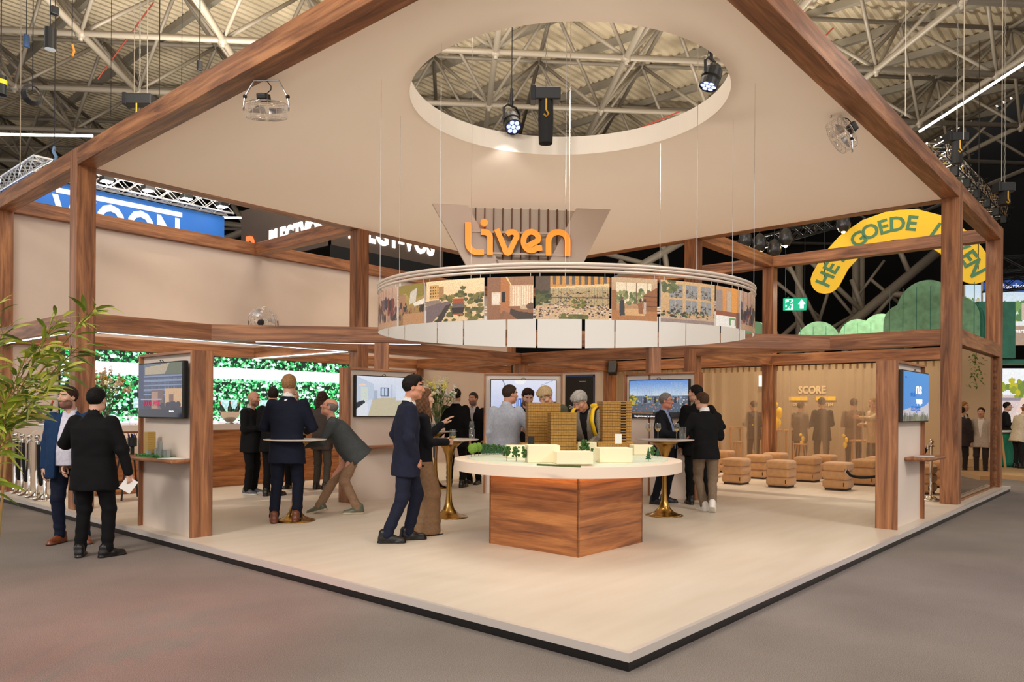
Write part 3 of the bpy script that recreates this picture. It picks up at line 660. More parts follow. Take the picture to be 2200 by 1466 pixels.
# ================================================================= poufs
POUF=mat('caramel velvet',(198,150,100),.8,noise=.08,nscale=14,sheen=.4)
def pouf():
    p=empty('pouf',(0,0,.105),'',''); s=.205
    MB().box(-s+.03,s-.03,-s+.03,s-.03,0,.04).build('plinth',mat('dark plinth',(58,42,30),.6),p)
    for k in range(3): MB().rbox(-s,s,-s,s,.03+k*.155,.03+k*.155+.16,.045,n=5,bulge=.06).build('cushion',POUF,p,smooth=True)
    MB().box(-s-.016,-s-.006,-.175,-.16,.08,.15).build('tag',mat('leather tag',(60,34,20),.5),p)
    return p
pf=[(10.18,4.02,'front row pouf nearest the men at the right brass table'),(10.2,3.15,'middle pouf of the front row'),(10.42,2.2,'front row pouf nearest the right edge kiosk'),(11.66,4.2,'second row pouf left of the wooden curtain post'),(11.7,3.2,'second row pouf right of the wooden curtain post'),(11.72,2.1,'second row pouf partly behind the right edge kiosk'),(11.4,5.25,'pouf half hidden behind the man in the black sweater'),(12.66,4.25,'back row pouf under the word on the neighbour wall'),(12.66,3.2,'back row pouf right of the curtain middle'),(12.7,5.5,'back row pouf at the far left of the curtain'),(10.85,.95,'pouf behind the chrome post at the right edge'),(12.3,.85,'pouf next to the bronze glass behind the corner post'),(12.75,2.15,'back row pouf behind the right edge kiosk')]
P0=pouf()
for i,(x,y,l) in enumerate(pf):
    o=P0 if i==0 else copy_tree(P0); o.location=(x,y,.105); tag(o,l,'pouf','caramel velvet poufs in front of the curtain')
# ================================================================= stanchions
def stanchion():
    s=empty('stanchion',(0,0,.105),'','')
    MB().lathe([(.165,0),(.165,.014),(.15,.02),(.08,.045),(.05,.08),(.026,.1),(.0245,.86),(.034,.865),(.034,.885),(.02,.89),(.02,.9)],28).build('pole',CHROME,s,smooth=True)
    MB().ball((0,0,.935),.04,16,12).build('finial',CHROME,s,smooth=True); MB().lathe([(.045,.855),(.045,.87)],20).build('rope_ring',CHROME,s)
    return s
S0=stanchion()
names=['farthest','second farthest','middle','second nearest','nearest']
for i,(x,y) in enumerate(((.30,12.0),(.29,11.62),(.27,11.2),(.255,10.8),(.24,10.4))):
    o=S0 if i==0 else copy_tree(S0); o.location=(x,y,.105); tag(o,f'{names[i]} chrome rope post in the row at the left stage edge','rope post','chrome rope posts')
o=copy_tree(S0); o.location=(9.76,.56,.105); tag(o,'lone chrome rope post behind the right edge kiosk','rope post','chrome rope posts')
ROPE=mat('black velvet rope',(16,15,17),.95)
def rope(label,p,q,sag):
    pts=[]
    for k in range(17):
        t=k/16; v=Vector(p).lerp(Vector(q),t); v.z-=sag*(1-(2*t-1)**2)**.55; pts.append(v)
    r=empty('velvet_rope',p,label,'rope','black velvet ropes'); loc=[v-Vector(p) for v in pts]
    MB().tube(loc,.024,10).build('rope',ROPE,r,smooth=True)
    for e in (0,-1):
        MB().lathe([(.02,-.03),(.026,-.02),(.026,.03),(.02,.035)],12,M=Matrix.Translation(loc[e])).build('hook',CHROME,r)
for i,(a_,b_,l) in enumerate((((.30,11.93,.95),(.29,11.69,.95),'rope looped between the two farthest chrome posts'),((.285,11.56,.95),(.275,11.26,.95),'rope looped between the second farthest and middle chrome posts'),((.25,10.73,.95),(.245,10.47,.95),'rope looped between the two nearest chrome posts'))): rope(l,a_,b_,.62)
rope('rope hanging from the lone chrome post at the right',(9.76,.61,.95),(9.9,1.9,.5),.25)
# ================================================================= speakers, poster
def speaker(label,p,rz):
    o=empty('loudspeaker',p,label,'loudspeaker','wall loudspeakers',rz=rz)
    MB().rbox(-.11,.11,-.1,.1,-.17,.17,.02,M=Matrix.Rotation(-.35,4,'X')).build('cabinet',BLACK,o); MB().tube([(0,.08,0),(0,.2,.03)],.015,8).build('bracket',BLACK,o)
speaker('black loudspeaker on the wooden post right of the black poster',(12.95,8.72,2.62),-1.2); speaker('black loudspeaker under the beam above the middle kiosk',(9.85,9.35,2.42),-.4)
P=empty('wall_poster',(13.13,9.9,.3),'black wall poster with blue edge and white words behind the model table','poster')
MB().box(-.02,0,-.49,.49,.0,2.18).build('panel',mat('poster black',(14,15,18),.4),P); pb=mat('poster blue',(40,70,130),.4)
MB().box(-.023,-.02,-.49,.49,2.13,2.18).build('border',pb,P); MB().box(-.023,-.02,-.49,-.45,0,2.18).build('border',pb,P)
for (s,x,z,sz) in (('Ons verhaal.',.0,1.3,.13),('Samen wonen.',0,1.6,.13),('www.woonwens.nl',-.1,2.0,.035)):
    if s.startswith('Samen') : continue
    text('lettering',s if sz<.1 else 'Ons vertrouwen.',sz,WHITE,frame((-.024,x,z),(0,-1,0),z=(-1,0,0)),P,.001,.001 if sz>.1 else 0,sx=.8)
# ================================================================= sheer curtains and bronze glass
def curtmat():
    m=bpy.data.materials.new('sheer beige curtain'); m.use_nodes=True; nt=m.node_tree; nt.nodes.clear(); L=nt.links
    o=nt.nodes.new('ShaderNodeOutputMaterial'); d=nt.nodes.new('ShaderNodeBsdfDiffuse'); d.inputs[0].default_value=(*lin((212,184,156)),1)
    tl=nt.nodes.new('ShaderNodeBsdfTranslucent'); tl.inputs[0].default_value=(*lin((212,184,156)),1)
    t=nt.nodes.new('ShaderNodeBsdfTransparent'); t.inputs[0].default_value=(*lin((250,232,206)),1)
    m1=nt.nodes.new('ShaderNodeMixShader'); m1.inputs[0].default_value=.45; L.new(d.outputs[0],m1.inputs[1]); L.new(tl.outputs[0],m1.inputs[2])
    lw=nt.nodes.new('ShaderNodeLayerWeight'); lw.inputs['Blend'].default_value=.5; mr=nt.nodes.new('ShaderNodeMapRange'); mr.inputs['To Min'].default_value=.30; mr.inputs['To Max'].default_value=.95; L.new(lw.outputs['Facing'],mr.inputs['Value'])
    m2=nt.nodes.new('ShaderNodeMixShader'); L.new(mr.outputs[0],m2.inputs[0]); L.new(t.outputs[0],m2.inputs[1]); L.new(m1.outputs[0],m2.inputs[2]); L.new(m2.outputs[0],o.inputs[0])
    return m
CURT=curtmat()
def curtain(label,y0,y1,x=13.28):
    n=int((y1-y0)/.018); b=MB(); rnd=random.Random(int(y0*10)); ph=0
    ys=[y0+(y1-y0)*k/n for k in range(n+1)]; off=[]
    for y in ys:
        ph+=.42+.2*math.sin(y*3.1)+.1*math.sin(y*7.7); off.append(.028*math.sin(ph)+.012*math.sin(ph*.37))
    for zi,(z,am) in enumerate(((2.55,.35),(2.46,.6),(2.3,.9),(1.2,1.0),(.115,1.15))):
        for y,f in zip(ys,off): b.v.append((x+f*am,y,z))
    for i in range(4):
        for k in range(n): b.f.append((i*(n+1)+k,i*(n+1)+k+1,(i+1)*(n+1)+k+1,(i+1)*(n+1)+k)); b.m.append(0)
    c=empty('sheer_curtain',(0,0,0),label,'curtain','sheer beige curtains'); b.build('cloth',CURT,c,smooth=True)
    hd=MB()
    k=y0+.05
    while k<y1: hd.box(x-.04,x-.025,k-.02,k+.02,2.43,2.55); k+=.145
    hd.build('pleat_heading',mat('curtain heading',(190,158,118),.8),c); MB().box(x-.05,x+.05,y0,y1,2.545,2.56).build('rail',BLACK,c)
curtain('sheer beige curtain right of the wooden post, in front of the score wall',.5,4.48); curtain('sheer beige curtain left of the wooden post behind the standing men',4.78,8.85)
def bronzem():
    m,nt,b=nmat('bronze mirror glass'); b.inputs['Base Color'].default_value=(*lin((196,168,138)),1); b.inputs['Metallic'].default_value=1; b.inputs['Roughness'].default_value=.015; return m
g=empty('bronze_pane',(9.68,.2,.105),'bronze mirror glass pane in the wooden frame at the right corner','glass pane'); MB().box(0,3.41,0,.012,.02,2.45).build('pane',bronzem(),g); MB().box(0,3.41,-.02,.03,0,.03).build('sill',WOOD,g); MB().box(3.36,3.41,-.03,.05,.03,2.45).build('jamb',WOOD,g)
# ================================================================= hanging oval ring of pictures
RC=CAM+RT*.573+FW*8.05; E1=DD.copy(); E2=Vector((-DD.y,DD.x,0)); E2=E2 if E2.dot(FW)>0 else -E2
RA,RB=1.975,1.51
def rp(t,z,dr=0): 
    p=RC+E1*((RA+dr)*math.cos(t))+E2*((RB+dr)*math.sin(t)); return Vector((p.x,p.y,z))
def proj_px(p):
    d=Vector(p)-CAM; a=d.dot(RT)/d.dot(FW)*FPX; b=-d.z/d.dot(FW)*FPX
    return 1100+a*math.cos(ROLL)-b*math.sin(ROLL)
def ang(px,near,z=2.5):
    best=None
    for k in range(2001):
        t=(-PI+PI*k/2000) if near else PI*k/2000
        e=abs(proj_px(rp(t,z))-px)
        if best is None or e<best[0]: best=(e,t)
    return best[1]
RING=empty('picture_ring',(RC.x,RC.y,2.3),'oval ring of hanging picture panels floating above the model table','hanging display')
RL=Matrix.Translation((-RC.x,-RC.y,-2.3))
rm=mat('beige rail',(222,206,192),.35,.3)
for (z0,r) in ((2.765,.016),(2.738,.012),(2.705,.014)):
    n=96; pts=[RL@rp(2*PI*k/n,z0) for k in range(n+1)]
    MB().tube(pts,r,8,caps=False).build('rail',rm,RING,smooth=True)
WH2=mat('white panel back',(226,224,222),.5)
def scene_img(kind):
    w,h=110,62; I=Img(w,h,(190,160,128))
    if kind=='canal':
        I.grad((250,222,176),(246,206,160),0,.5); I.rect(0,.5,1,1,(226,196,150)); I.blobs(60,.2,1,1,.52,.02,.06,[(92,92,48),(120,112,56),(70,76,44),(104,98,60)]); I.blobs(14,.6,.2,.68,.45,.02,.045,[(92,90,46)])
        I.blobs(60,.25,.36,1,.5,.02,.05,[(92,92,48),(120,112,56),(70,76,44),(140,124,70)])
        I.rect(.06,.1,.25,.44,(216,170,104)); I.rect(.25,.14,.34,.42,(176,134,90)); 
        for i in range(4):
            for j in range(4): I.rect(.08+.045*i,.13+.075*j,.1+.045*i,.17+.075*j,(90,66,48))
        I.poly([(0,.55),(.4,.52),(.46,.56),(.12,1),(0,1)],(122,104,104)); I.poly([(0,.48),(.25,.46),(.3,.52),(0,.62)],(150,130,116)); I.poly([(.38,.6),(.47,.58),(.3,1),(.18,1)],(70,58,54))
        I.poly([(.48,.56),(.7,.56),(.68,.68),(.5,.68)],(110,96,92)); I.rect(.5,.46,.68,.57,(168,84,44)); I.rect(.49,.44,.69,.47,(206,160,110)); I.poly([(.48,.68),(.7,.68),(.66,.86),(.5,.86)],(60,46,42)); I.rect(.5,.82,.66,.86,(170,100,60))
    elif kind=='room':
        I.grad((168,124,92),(128,92,70)); I.rect(0,0,.3,1,(148,104,76)); I.poly([(.3,0),(.42,0),(.5,.22),(.5,.7),(.3,.85)],(186,120,70)); I.poly([(.4,0),(.44,0),(.56,.24),(.54,.24)],(255,214,140)); I.rect(.5,.2,1,.7,(222,186,150))
        for k in range(9): I.rect(.56+.05*k,.22,.59+.05*k,.7,(246,224,196))
        I.poly([(.5,.7),(1,.7),(1,1),(.3,1)],(150,104,76)); I.rect(.1,.36,.3,.66,(224,200,176)); I.rect(.12,.39,.28,.63,(238,222,204)); I.ell(.82,.72,.1,.06,(206,180,146)); I.ell(.95,.7,.1,.08,(110,84,68)); I.rect(.33,.36,.4,.6,(40,30,26))
        I.poly([(.26,.58),(.42,.7),(.55,.76),(.5,.86),(.36,.78),(.27,.7),(.34,.71)],(176,118,84)); I.poly([(.52,.74),(.7,.82),(1,.86),(1,1),(.66,1),(.5,.86)],(74,62,54))
    elif kind=='plaza':
        I.grad((206,190,150),(170,146,112)); I.rect(0,0,.22,.5,(96,78,62)); I.poly([(.2,0),(1,0),(1,.16),(.2,.26)],(212,150,70))
        for k in range(9): I.rect(.24+.085*k,.0,.28+.085*k,.2,(104,92,84))
        I.poly([(.2,.26),(1,.16),(1,.22),(.2,.3)],(232,202,150)); I.rect(.2,.3,1,.72,(186,162,118))
        for k in range(22): I.rect(.2+.037*k,.28,.206+.037*k,.72,(150,140,112))
        I.rect(.2,.48,1,.52,(110,96,78)); I.blobs(160,.2,.34,1,.7,.006,.016,[(84,64,52),(120,100,84),(60,50,46),(176,120,80)]); I.rect(0,.7,1,1,(206,176,140)); I.blobs(220,0,.66,1,.95,.006,.018,[(70,60,58),(120,90,76),(44,42,46),(220,200,180),(160,110,80)])
        I.blobs(60,0,.34,.2,.66,.02,.05,[(78,84,48),(96,98,56),(60,66,44)]); I.blobs(30,.5,.55,.66,.75,.012,.03,[(120,116,50),(92,96,46)]); I.blobs(40,.35,.9,.7,1,.02,.04,[(110,108,56),(92,94,50)])
    elif kind=='kitchen':
        I.grad((206,176,140),(176,128,88)); I.rect(.08,.12,.86,.6,(238,220,188)); I.blobs(60,.1,.3,.85,.6,.03,.06,[(120,128,80),(150,150,100),(96,110,70)]); 
        for x in (.3,.52,.76): I.rect(x,.12,x+.012,.62,(120,90,64))
        I.poly([(.68,.4),(1,.2),(1,.85),(.68,.75)],(150,96,56)); I.rect(0,.3,.1,.8,(160,104,66))
        for k in range(3): I.rect(.68,.42+.11*k,1,.44+.11*k,(96,58,36))
        I.rect(0,.78,1,1,(176,120,74)); I.rect(.2,.72,.72,.88,(214,170,120)); I.poly([(.16,.55),(.26,.52),(.28,.88),(.17,.9)],(62,60,66)); I.ell(.22,.49,.03,.045,(120,80,60)); I.poly([(.56,.58),(.66,.56),(.68,.84),(.58,.84)],(150,96,60)); I.ell(.62,.52,.03,.045,(74,50,40)); I.ell(.72,.52,.03,.04,(80,54,40)); I.rect(.69,.56,.75,.84,(196,176,160))
    elif kind=='facade':
        I.grad((216,180,130),(200,160,116))
        for i in range(3):
            for j in range(2):
                I.rect(.14+.28*i,.08+.37*j,.36+.28*i,.4+.37*j,(150,150,150)); I.rect(.24+.28*i,.08+.37*j,.25+.28*i,.4+.37*j,(210,170,110)); I.rect(.14+.28*i,.27+.37*j,.36+.28*i,.28+.37*j,(200,160,110)); I.blobs(26,.15+.28*i,.2+.37*j,.35+.28*i,.4+.37*j,.008,.02,[(90,80,74),(120,108,92),(64,60,58)])
        I.blobs(40,0,0,.28,.3,.02,.05,[(110,116,70),(90,98,62)]); I.rect(0,.84,1,1,(196,166,136)); I.blobs(60,0,.72,1,.86,.012,.03,[(96,104,64),(70,80,50),(60,52,50)]); I.rect(0,.92,1,1,(150,132,126))
    elif kind=='shop':
        I.grad((206,156,106),(176,126,90)); I.rect(.25,0,.36,.75,(224,150,70)); I.rect(.6,0,.85,.75,(232,156,62)); I.rect(0,.1,.22,.7,(158,140,132)); I.rect(.4,.1,.58,.7,(196,176,156)); I.rect(0,.62,1,.75,(150,84,48)); I.rect(0,.72,.8,1,(240,238,232)); I.rect(.5,.76,.8,.95,(110,160,96)); I.rect(.56,.8,.75,.95,(240,238,230)); I.rect(.82,.6,1,1,(110,70,56))
    elif kind=='crowd':
        I.grad((206,170,146),(160,124,104))
        for k in range(7): I.rect(.05+.13*k,.0,.09+.13*k,.6,(176,140,120))
        I.blobs(70,0,.3,1,.9,.02,.06,[(120,60,50),(96,84,96),(70,60,70),(196,160,130),(60,44,44)],asp=2.5); I.rect(0,.86,1,1,(190,150,120))
    else:
        I.grad((190,170,96),(150,112,70)); I.poly([(0,0),(1,0),(1,.3),(.55,.42),(.3,.2),(0,.3)],(150,132,60)); I.poly([(.5,.2),(.75,.1),(.7,.45),(.45,.5)],(214,206,190)); I.rect(0,.25,.3,.7,(172,128,96)); I.blobs(40,0,.45,1,.85,.02,.06,[(84,58,44),(60,48,44),(120,84,60),(150,110,80)],asp=1.6); I.rect(.2,.72,1,1,(186,140,98)); I.poly([(.6,.48),(1,.38),(1,.52),(.66,.56)],(236,226,210))
    return I.noise(.16)
def panel(t0,t1,z0,z1,kind):
    n=14
    p=MB()
    for k in range(n+1):
        t=t0+(t1-t0)*k/n; p.v+= [tuple(RL@rp(t,z0,-.006)),tuple(RL@rp(t,z1,-.006)),tuple(RL@rp(t,z0,.0)),tuple(RL@rp(t,z1,.0))]
    for k in range(n):
        a=4*k;b=a+4; p.f+=[(a,a+1,b+1,b),(a+2,b+2,b+3,a+3),(a+1,a+3,b+3,b+1),(a,b,b+2,a+2)]; p.m+=[0,0,0,0]
    p.f+=[(0,2,3,1),(4*n,4*n+1,4*n+3,4*n+2)]; p.m+=[0,0]
    o=p.build('picture_panel',WH2,RING)
    pr=picture('print',scene_img(kind),lambda u,v:RL@rp(t0+(t1-t0)*u,z0+(z1-z0)*v,.0015),PRINT,o)
    w=MB()
    for t in (t0+(t1-t0)*.06,t0+(t1-t0)*.94): w.tube([RL@rp(t,z1-.01,-.003),RL@rp(t,2.71,-.003)],.0022,5)
    w.build('hanger',CHROME,RING)
near=[(806.5,812,'crowd'),(813,853,'crowd'),(857,912,'green'),(916.5,1040,'canal'),(1047,1146,'room'),(1150.5,1309,'plaza'),(1314.5,1412,'kitchen'),(1419.5,1535,'facade'),(1538.5,1589,'shop'),(1591,1618,'crowd')]
for a,b,k in near[1:]: panel(ang(a,True),ang(b,True),2.29,2.66,k)
far=[(811,833),(835,868),(869.5,938),(940,994),(997,1086),(1090,1151),(1155,1250),(1257,1320),(1322.5,1413),(1416,1473),(1475,1547),(1550,1587),(1590,1616)]
ks=['green','plaza','canal','kitchen','facade','room','shop']
for i,(a,b) in enumerate(far): panel(ang(b,False),ang(a,False),2.29,2.66,ks[i%7])
for k in range(10):
    t=2*PI*(k+.3)/10; p=rp(t,0); hid=(Vector((p.x,p.y))-HC).length<HR
    MB().tube([RL@Vector((p.x,p.y,2.77)),RL@Vector((p.x,p.y,8.5 if hid else 4.797))],.0025,5).build('wire',CHROME,RING)
# ================================================================= portal with the orange letters
PO=DA+DN*.12
def onplane(px,py,off):
    d=ray(px,py); o=PO+DN*off; t=(o-CAM).dot(DN)/d.dot(DN); p=CAM+d*t; return ((p-o).dot(DD),p.z)
PT=empty('sign_portal',(0,0,0),'beige tapering frame with dark slats hanging from the canopy behind the letters','sign portal',M=frame((PO.x,PO.y,0),DD,y=(0,0,1)))
# local x along the diagonal, local y up, local z toward the viewer
sgn=1 if DD.cross(Vector((0,0,1))).dot(FW)<0 else -1
def poly_px(pts,off): return [onplane(x,y,off) for x,y in pts]
def pl(name,pts,z0,z1,m,off=0): return MB().prism(poly_px(pts,off),z0,z1).build(name,m,PT)
tz=4.796
def clampz(P): return [(x,min(y,tz)) for x,y in P]
MB().prism(clampz(poly_px([(929,441),(1003.5,444),(1073,572),(1001,572)],0)),0,.1).build('side_panel',BEIGE,PT)
MB().prism(clampz(poly_px([(1236,449),(1309,448.5),(1248,574),(1173,574)],0)),0,.1).build('side_panel',BEIGE,PT)
MB().prism(clampz(poly_px([(1000,444),(1240,449),(1180,574),(1070,572)],0)),-.12,-.06).build('back_panel',mat('grey beige back panel',(216,203,188),.7),PT)
MB().prism(clampz(poly_px([(1062,561),(1180,563),(1176,572),(1070,572)],0)),-.06,.1).build('bottom_panel',BEIGE,PT)
for k in range(11):
    px=1022.5+19.45*k; top=446+.35*k; xb=px+(1.0)*0; 
    l=1003.5+(px-1003.5)*0
    # slats end where the slanted sides cut them
    yl=562
    if px<1072: yl=446+(px-1003.5)*128/69.5
    if px>1177: yl=449+(1236-px)*125/63
    x0,y0=onplane(px,top,0); x1,y1=onplane(px,min(yl,562),0)
    MB().box(x0-.008,x0+.008,y1,min(y0,tz),-.06,.0).build('slat',mat('dark walnut slat',(104,62,34),.5),PT)
for yy in (500.5,546): 
    a=onplane(1008,yy,.0);b=onplane(1222,yy+.6,.0)
    MB().box(a[0],b[0],a[1]-.016,a[1]+.016,.1,.13).build('letter_rail',BEIGE2,PT)
# letters, drawn as thick strokes with square ends
LT=empty('letter_sign',(0,0,0),'orange raised letters Liven on the beige portal','sign',M=frame((PO.x,PO.y,0),DD,y=(0,0,1)))
def zpx(x,y): return (920+x/5.5,420+y/5.5)
def arc(cx,cy,rx,ry,a0,a1,n=14): return [(cx+rx*math.cos(math.radians(a0+(a1-a0)*k/n)),cy-ry*math.sin(math.radians(a0+(a1-a0)*k/n))) for k in range(n+1)]
def stroke(name,pts,wd=70):
    P=[Vector((*onplane(*zpx(x,y),-.16),0)) for x,y in pts]; 
    h=abs(onplane(*zpx(0,300),-.16)[0]-onplane(*zpx(wd,300),-.16)[0])/2; n=len(P); Lf=[];Rg=[]
    for i,p in enumerate(P):
        a=(p-P[i-1]).normalized() if i>0 else None; b=(P[i+1]-p).normalized() if i<n-1 else None
        t=((a or b)+(b or a)).normalized(); nn=Vector((-t.y,t.x,0)); k=1/max(.6,nn.dot(Vector((-(a or b).y,(a or b).x,0))))
        Lf.append(p+nn*h*k);Rg.append(p-nn*h*k)
    b=MB()
    for i in range(n-1): 
        q=[Lf[i],Rg[i],Rg[i+1],Lf[i+1]]
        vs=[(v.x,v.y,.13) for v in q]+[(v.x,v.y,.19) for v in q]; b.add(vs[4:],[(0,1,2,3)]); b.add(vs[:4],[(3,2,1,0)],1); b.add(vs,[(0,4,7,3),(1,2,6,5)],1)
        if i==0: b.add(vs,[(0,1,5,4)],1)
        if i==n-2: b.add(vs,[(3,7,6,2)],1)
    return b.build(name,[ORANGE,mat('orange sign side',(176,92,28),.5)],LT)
stroke('letter',[(469,322),(469,560)]+arc(575,560,106,115,180,270,8)[1:]+[(656,675)])
stroke('letter',[(622,437),(660,437)]+arc(660,505,68,68,90,0,8)[1:]+[(728,712)])
c=onplane(*zpx(660,324),-.16); r=abs(c[0]-onplane(*zpx(703,324),-.16)[0]); MB().lathe([(r,.13),(r,.19),(0,.19)],28,M=Matrix.Translation((c[0],c[1],0)),cap=False).build('letter_dot',ORANGE,LT)
stroke('letter',[(808,405),(905,640)]+arc(938,640,34,44,180,360,8)[1:]+[(1030,520)]+arc(985,490,58,54,-30,120,10)[1:]+[(925,468)],66)
stroke('letter',[(1150,618),(1290,540)]+arc(1215,545,92,110,10,310,26)[1:]+[(1342,622)],68)
stroke('letter',[(1418,716),(1418,545)]+arc(1531,545,113,107,180,0,18)[1:]+[(1642,720)],70)
# ================================================================= fans
def fan(label,M,R=.2):
    f=empty('drum_fan',(0,0,0),label,'fan','chrome drum fans on the pavilion',M=M)
    # local z = blowing axis, local y = toward the bracket
    cg=MB()
    for (z,r) in ((-.07,R),(.07,R),(-.085,R*.75),(.085,R*.75),(-.09,R*.5),(.09,R*.5),(-.07,R*.98),(.0,R)):
        cg.tube([(r*math.cos(2*PI*k/32),r*math.sin(2*PI*k/32),z) for k in range(33)],.0022,5,caps=False)
    for k in range(32):
        a=2*PI*k/32; c,s_=math.cos(a),math.sin(a)
        for sg in (-1,1): cg.tube([(R*.15*c,R*.15*s_,.09*sg),(R*.75*c,R*.75*s_,.085*sg),(R*c,R*s_,.07*sg)],.0014,4,caps=False)
        if k%2==0: cg.tube([(R*c,R*s_,-.07),(R*c,R*s_,.07)],.0016,4,caps=False)
    cg.build('cage',CHROME,f,smooth=True)
    bl=MB()
    for k in range(3):
        T=Matrix.Rotation(2*PI*k/3,4,'Z'); g=[]
        for i in range(5):
            r=.03+(R*.88-.03)*i/4; 
            for j,(aa,zz) in enumerate(((-.32,-.03),(0,.0),(.32,.03))): g.append(T@Vector((r*math.cos(aa*(.6+i*.15)),r*math.sin(aa*(.6+i*.15)),zz)))
        bl.add(g,[(i*3+j,i*3+j+1,(i+1)*3+j+1,(i+1)*3+j) for i in range(4) for j in range(2)])
    bl.build('blades',mat('silver blade',(206,202,200),.3,.8),f,smooth=True)
    mo=MB(); mo.lathe([(.0,-.16),(.05,-.15),(.055,-.1),(.05,-.085),(0,-.08)],18,cap=False); mo.rbox(-.05,.05,.05,.13,-.15,-.09,.015); mo.build('motor',BLACK,f,smooth=False)
    return f
def bracket(f,D,R=.2):
    b=MB(); w=R+.03
    b.tube([(-w,0,0),(-w,D*.35,-.0),(-w*.85,D*.8,0),(-w*.6,D,0),(w*.6,D,0),(w*.85,D*.8,0),(w,D*.35,0),(w,0,0)],.011,8); b.build('bracket',CHROME,f,smooth=True)
    c=MB(); c.tube([(.03,.08,-.13),(.1,D*.4,-.16),(.12,D*.7,-.12),(.03,D*.95,-.03)],.005,6); c.build('cable',BLACK,f)
    k=MB()
    for s in (-1,1): k.lathe([(.016,-.02),(.02,0),(.016,.02)],10,M=Matrix.Translation((s*w,0,0))@Matrix.Rotation(PI/2,4,'Y'))
    k.build('clamp_knob',BLACK,f)
p=Vector((.52,4.45,4.79)); ctr=atd(572,238,(p-CAM).dot(FW)-.1)
up_=(Vector((ctr.x,ctr.y,4.79))-ctr); 
f=fan('chrome drum fan hanging under the canopy by the left beam',frame(ctr,RT,z=(FW*.25-UP*.95+RT*.25))); M_=f.matrix_world
def hangbr(f,tip):
    M=Matrix(f.matrix_world); iv=M.inverted_safe()
    b=MB(); w=.225; T=iv@Vector(tip); d=(iv.to_3x3()@UP).normalized(); x=Vector((1,0,0))
    b.tube([(-w,0,0),Vector((-w,0,0))+d*.06,Vector((-w*.95,0,0))+d*.14,T-x*w*.55-d*.01,T+x*w*.55-d*.01,Vector((w*.95,0,0))+d*.14,Vector((w,0,0))+d*.06,(w,0,0)],.010,8); b.build('bracket',CHROME,f,smooth=True)
    c=MB(); c.tube([(.0,.06,-.12),d*.1+Vector((.06,.02,-.1)),d*.2+Vector((.05,0,-.04)),T-d*.01],.005,6); c.build('cable',BLACK,f)
    k=MB()
    for s in (-1,1): k.ball(Vector((s*w*.95,0,0))+d*.14,.022,8,6)
    k.build('clamp_knob',BLACK,f)
bpy.context.view_layer.update(); hangbr(f,(ctr.x,ctr.y,4.785))
ctr=atd(1808,290,(Vector((4.95,.6,4.8))-CAM).dot(FW)-.05); f=fan('chrome drum fan hanging under the canopy by the right beam',frame(ctr,RT*.5-UP*.8,z=(RT*-.75-UP*.55+FW*.2)),R=.19); bpy.context.view_layer.update(); hangbr(f,(ctr.x,ctr.y,4.785))
ctr=ony(565,692,9.3); f=fan('chrome drum fan standing on the middle beam in front of the beige wall',frame((ctr.x,ctr.y,2.99),RT,z=(FW*.93+UP*.35)),R=.235)
bpy.context.view_layer.update()
b=MB(); iv=f.matrix_world.inverted(); 
for s in (-1,1): b.tube([(s*.25,0,0),iv@(f.matrix_world@Vector((s*.25,0,0))-UP*.19+FW*.04)],.009,8)
b.build('stand',DARKM,f)
# ================================================================= hall roof: deck, space frame, dark drapes
H1=(RT*math.cos(.082)+FW*math.sin(.082)); H2=(FW*math.cos(.082)-RT*math.sin(.082))
N0=Vector((11.395,11.521,11.2)); GA=3.59
def nod(i,j,z=11.2): p=N0+H1*(GA*i)+H2*(GA*j); return Vector((p.x,p.y,z))
I0,I1,J0,J1=-11,6,-5,6
def hrange(fx,fy,dx,dy):
    lo,hi=-60,80
    for (n,a,b) in ((H1,(I0-1)*GA,(I1-.15)*GA),(H2,(J0-1.5)*GA,(J1+.3)*GA)):
        c=(fx-N0.x)*n.x+(fy-N0.y)*n.y; d=dx*n.x+dy*n.y
        if abs(d)<1e-6:
            if not a<=c<=b: return None
            continue
        t0,t1=sorted(((a-c)/d,(b-c)/d)); lo=max(lo,t0); hi=min(hi,t1)
    return (lo,hi) if hi>lo+.2 else None
def deck():
    b=MB(); y=-45.0
    while y<75:
        r=hrange(0,y,1,0)
        if r:
            x0,x1=r; k=len(b.v)
            for (dy,z) in ((0,14.0),(.06,13.93),(.16,13.93),(.22,14.0),(.28,14.0)): b.v+=[(x0,y+dy,z),(x1,y+dy,z)]
            for q in range(4): b.f.append((k+2*q,k+2*q+1,k+2*q+3,k+2*q+2)); b.m.append(0)
        y+=.28
    return struct(b.build('ceiling',ROOFM))
deck()
TT=13.5
rnd=random.Random(5)
def top(i,j): p=N0+H1*(GA*(i+.5))+H2*(GA*(j+.5)); return Vector((p.x,p.y,TT))
for j in range(J0,J1+1):
    b=MB(); b.tube([nod(I0,j),nod(I1,j)],.085,10)
    for i in range(I0,I1+1):
        b.ball(nod(i,j),.15,8,6); b.tube([nod(i,j)-UP*.2,nod(i,j)+UP*.12],[.05,.1],8)
        for (di,dj) in ((0,0),(-1,0),(0,-1),(-1,-1)):
            if I0<=i+di<I1 and J0<=j+dj<J1: b.tube([nod(i,j),top(i+di,j+dj)],.055,7)
    if j<J1:
        b.tube([top(I0,j),top(I1-1,j)],.07,8)
        for i in range(I0,I1): b.ball(top(i,j),.12,8,5)
    o=b.build('ceiling_truss',GREYM,smooth=True); struct(o)
for i in range(I0,I1+1):
    b=MB(); b.tube([nod(i,J0),nod(i,J1)],.085,10)
    if i<I1: b.tube([top(i,J0),top(i,J1-1)],.07,8)
    o=b.build('ceiling_truss',GREYM,smooth=True); struct(o)
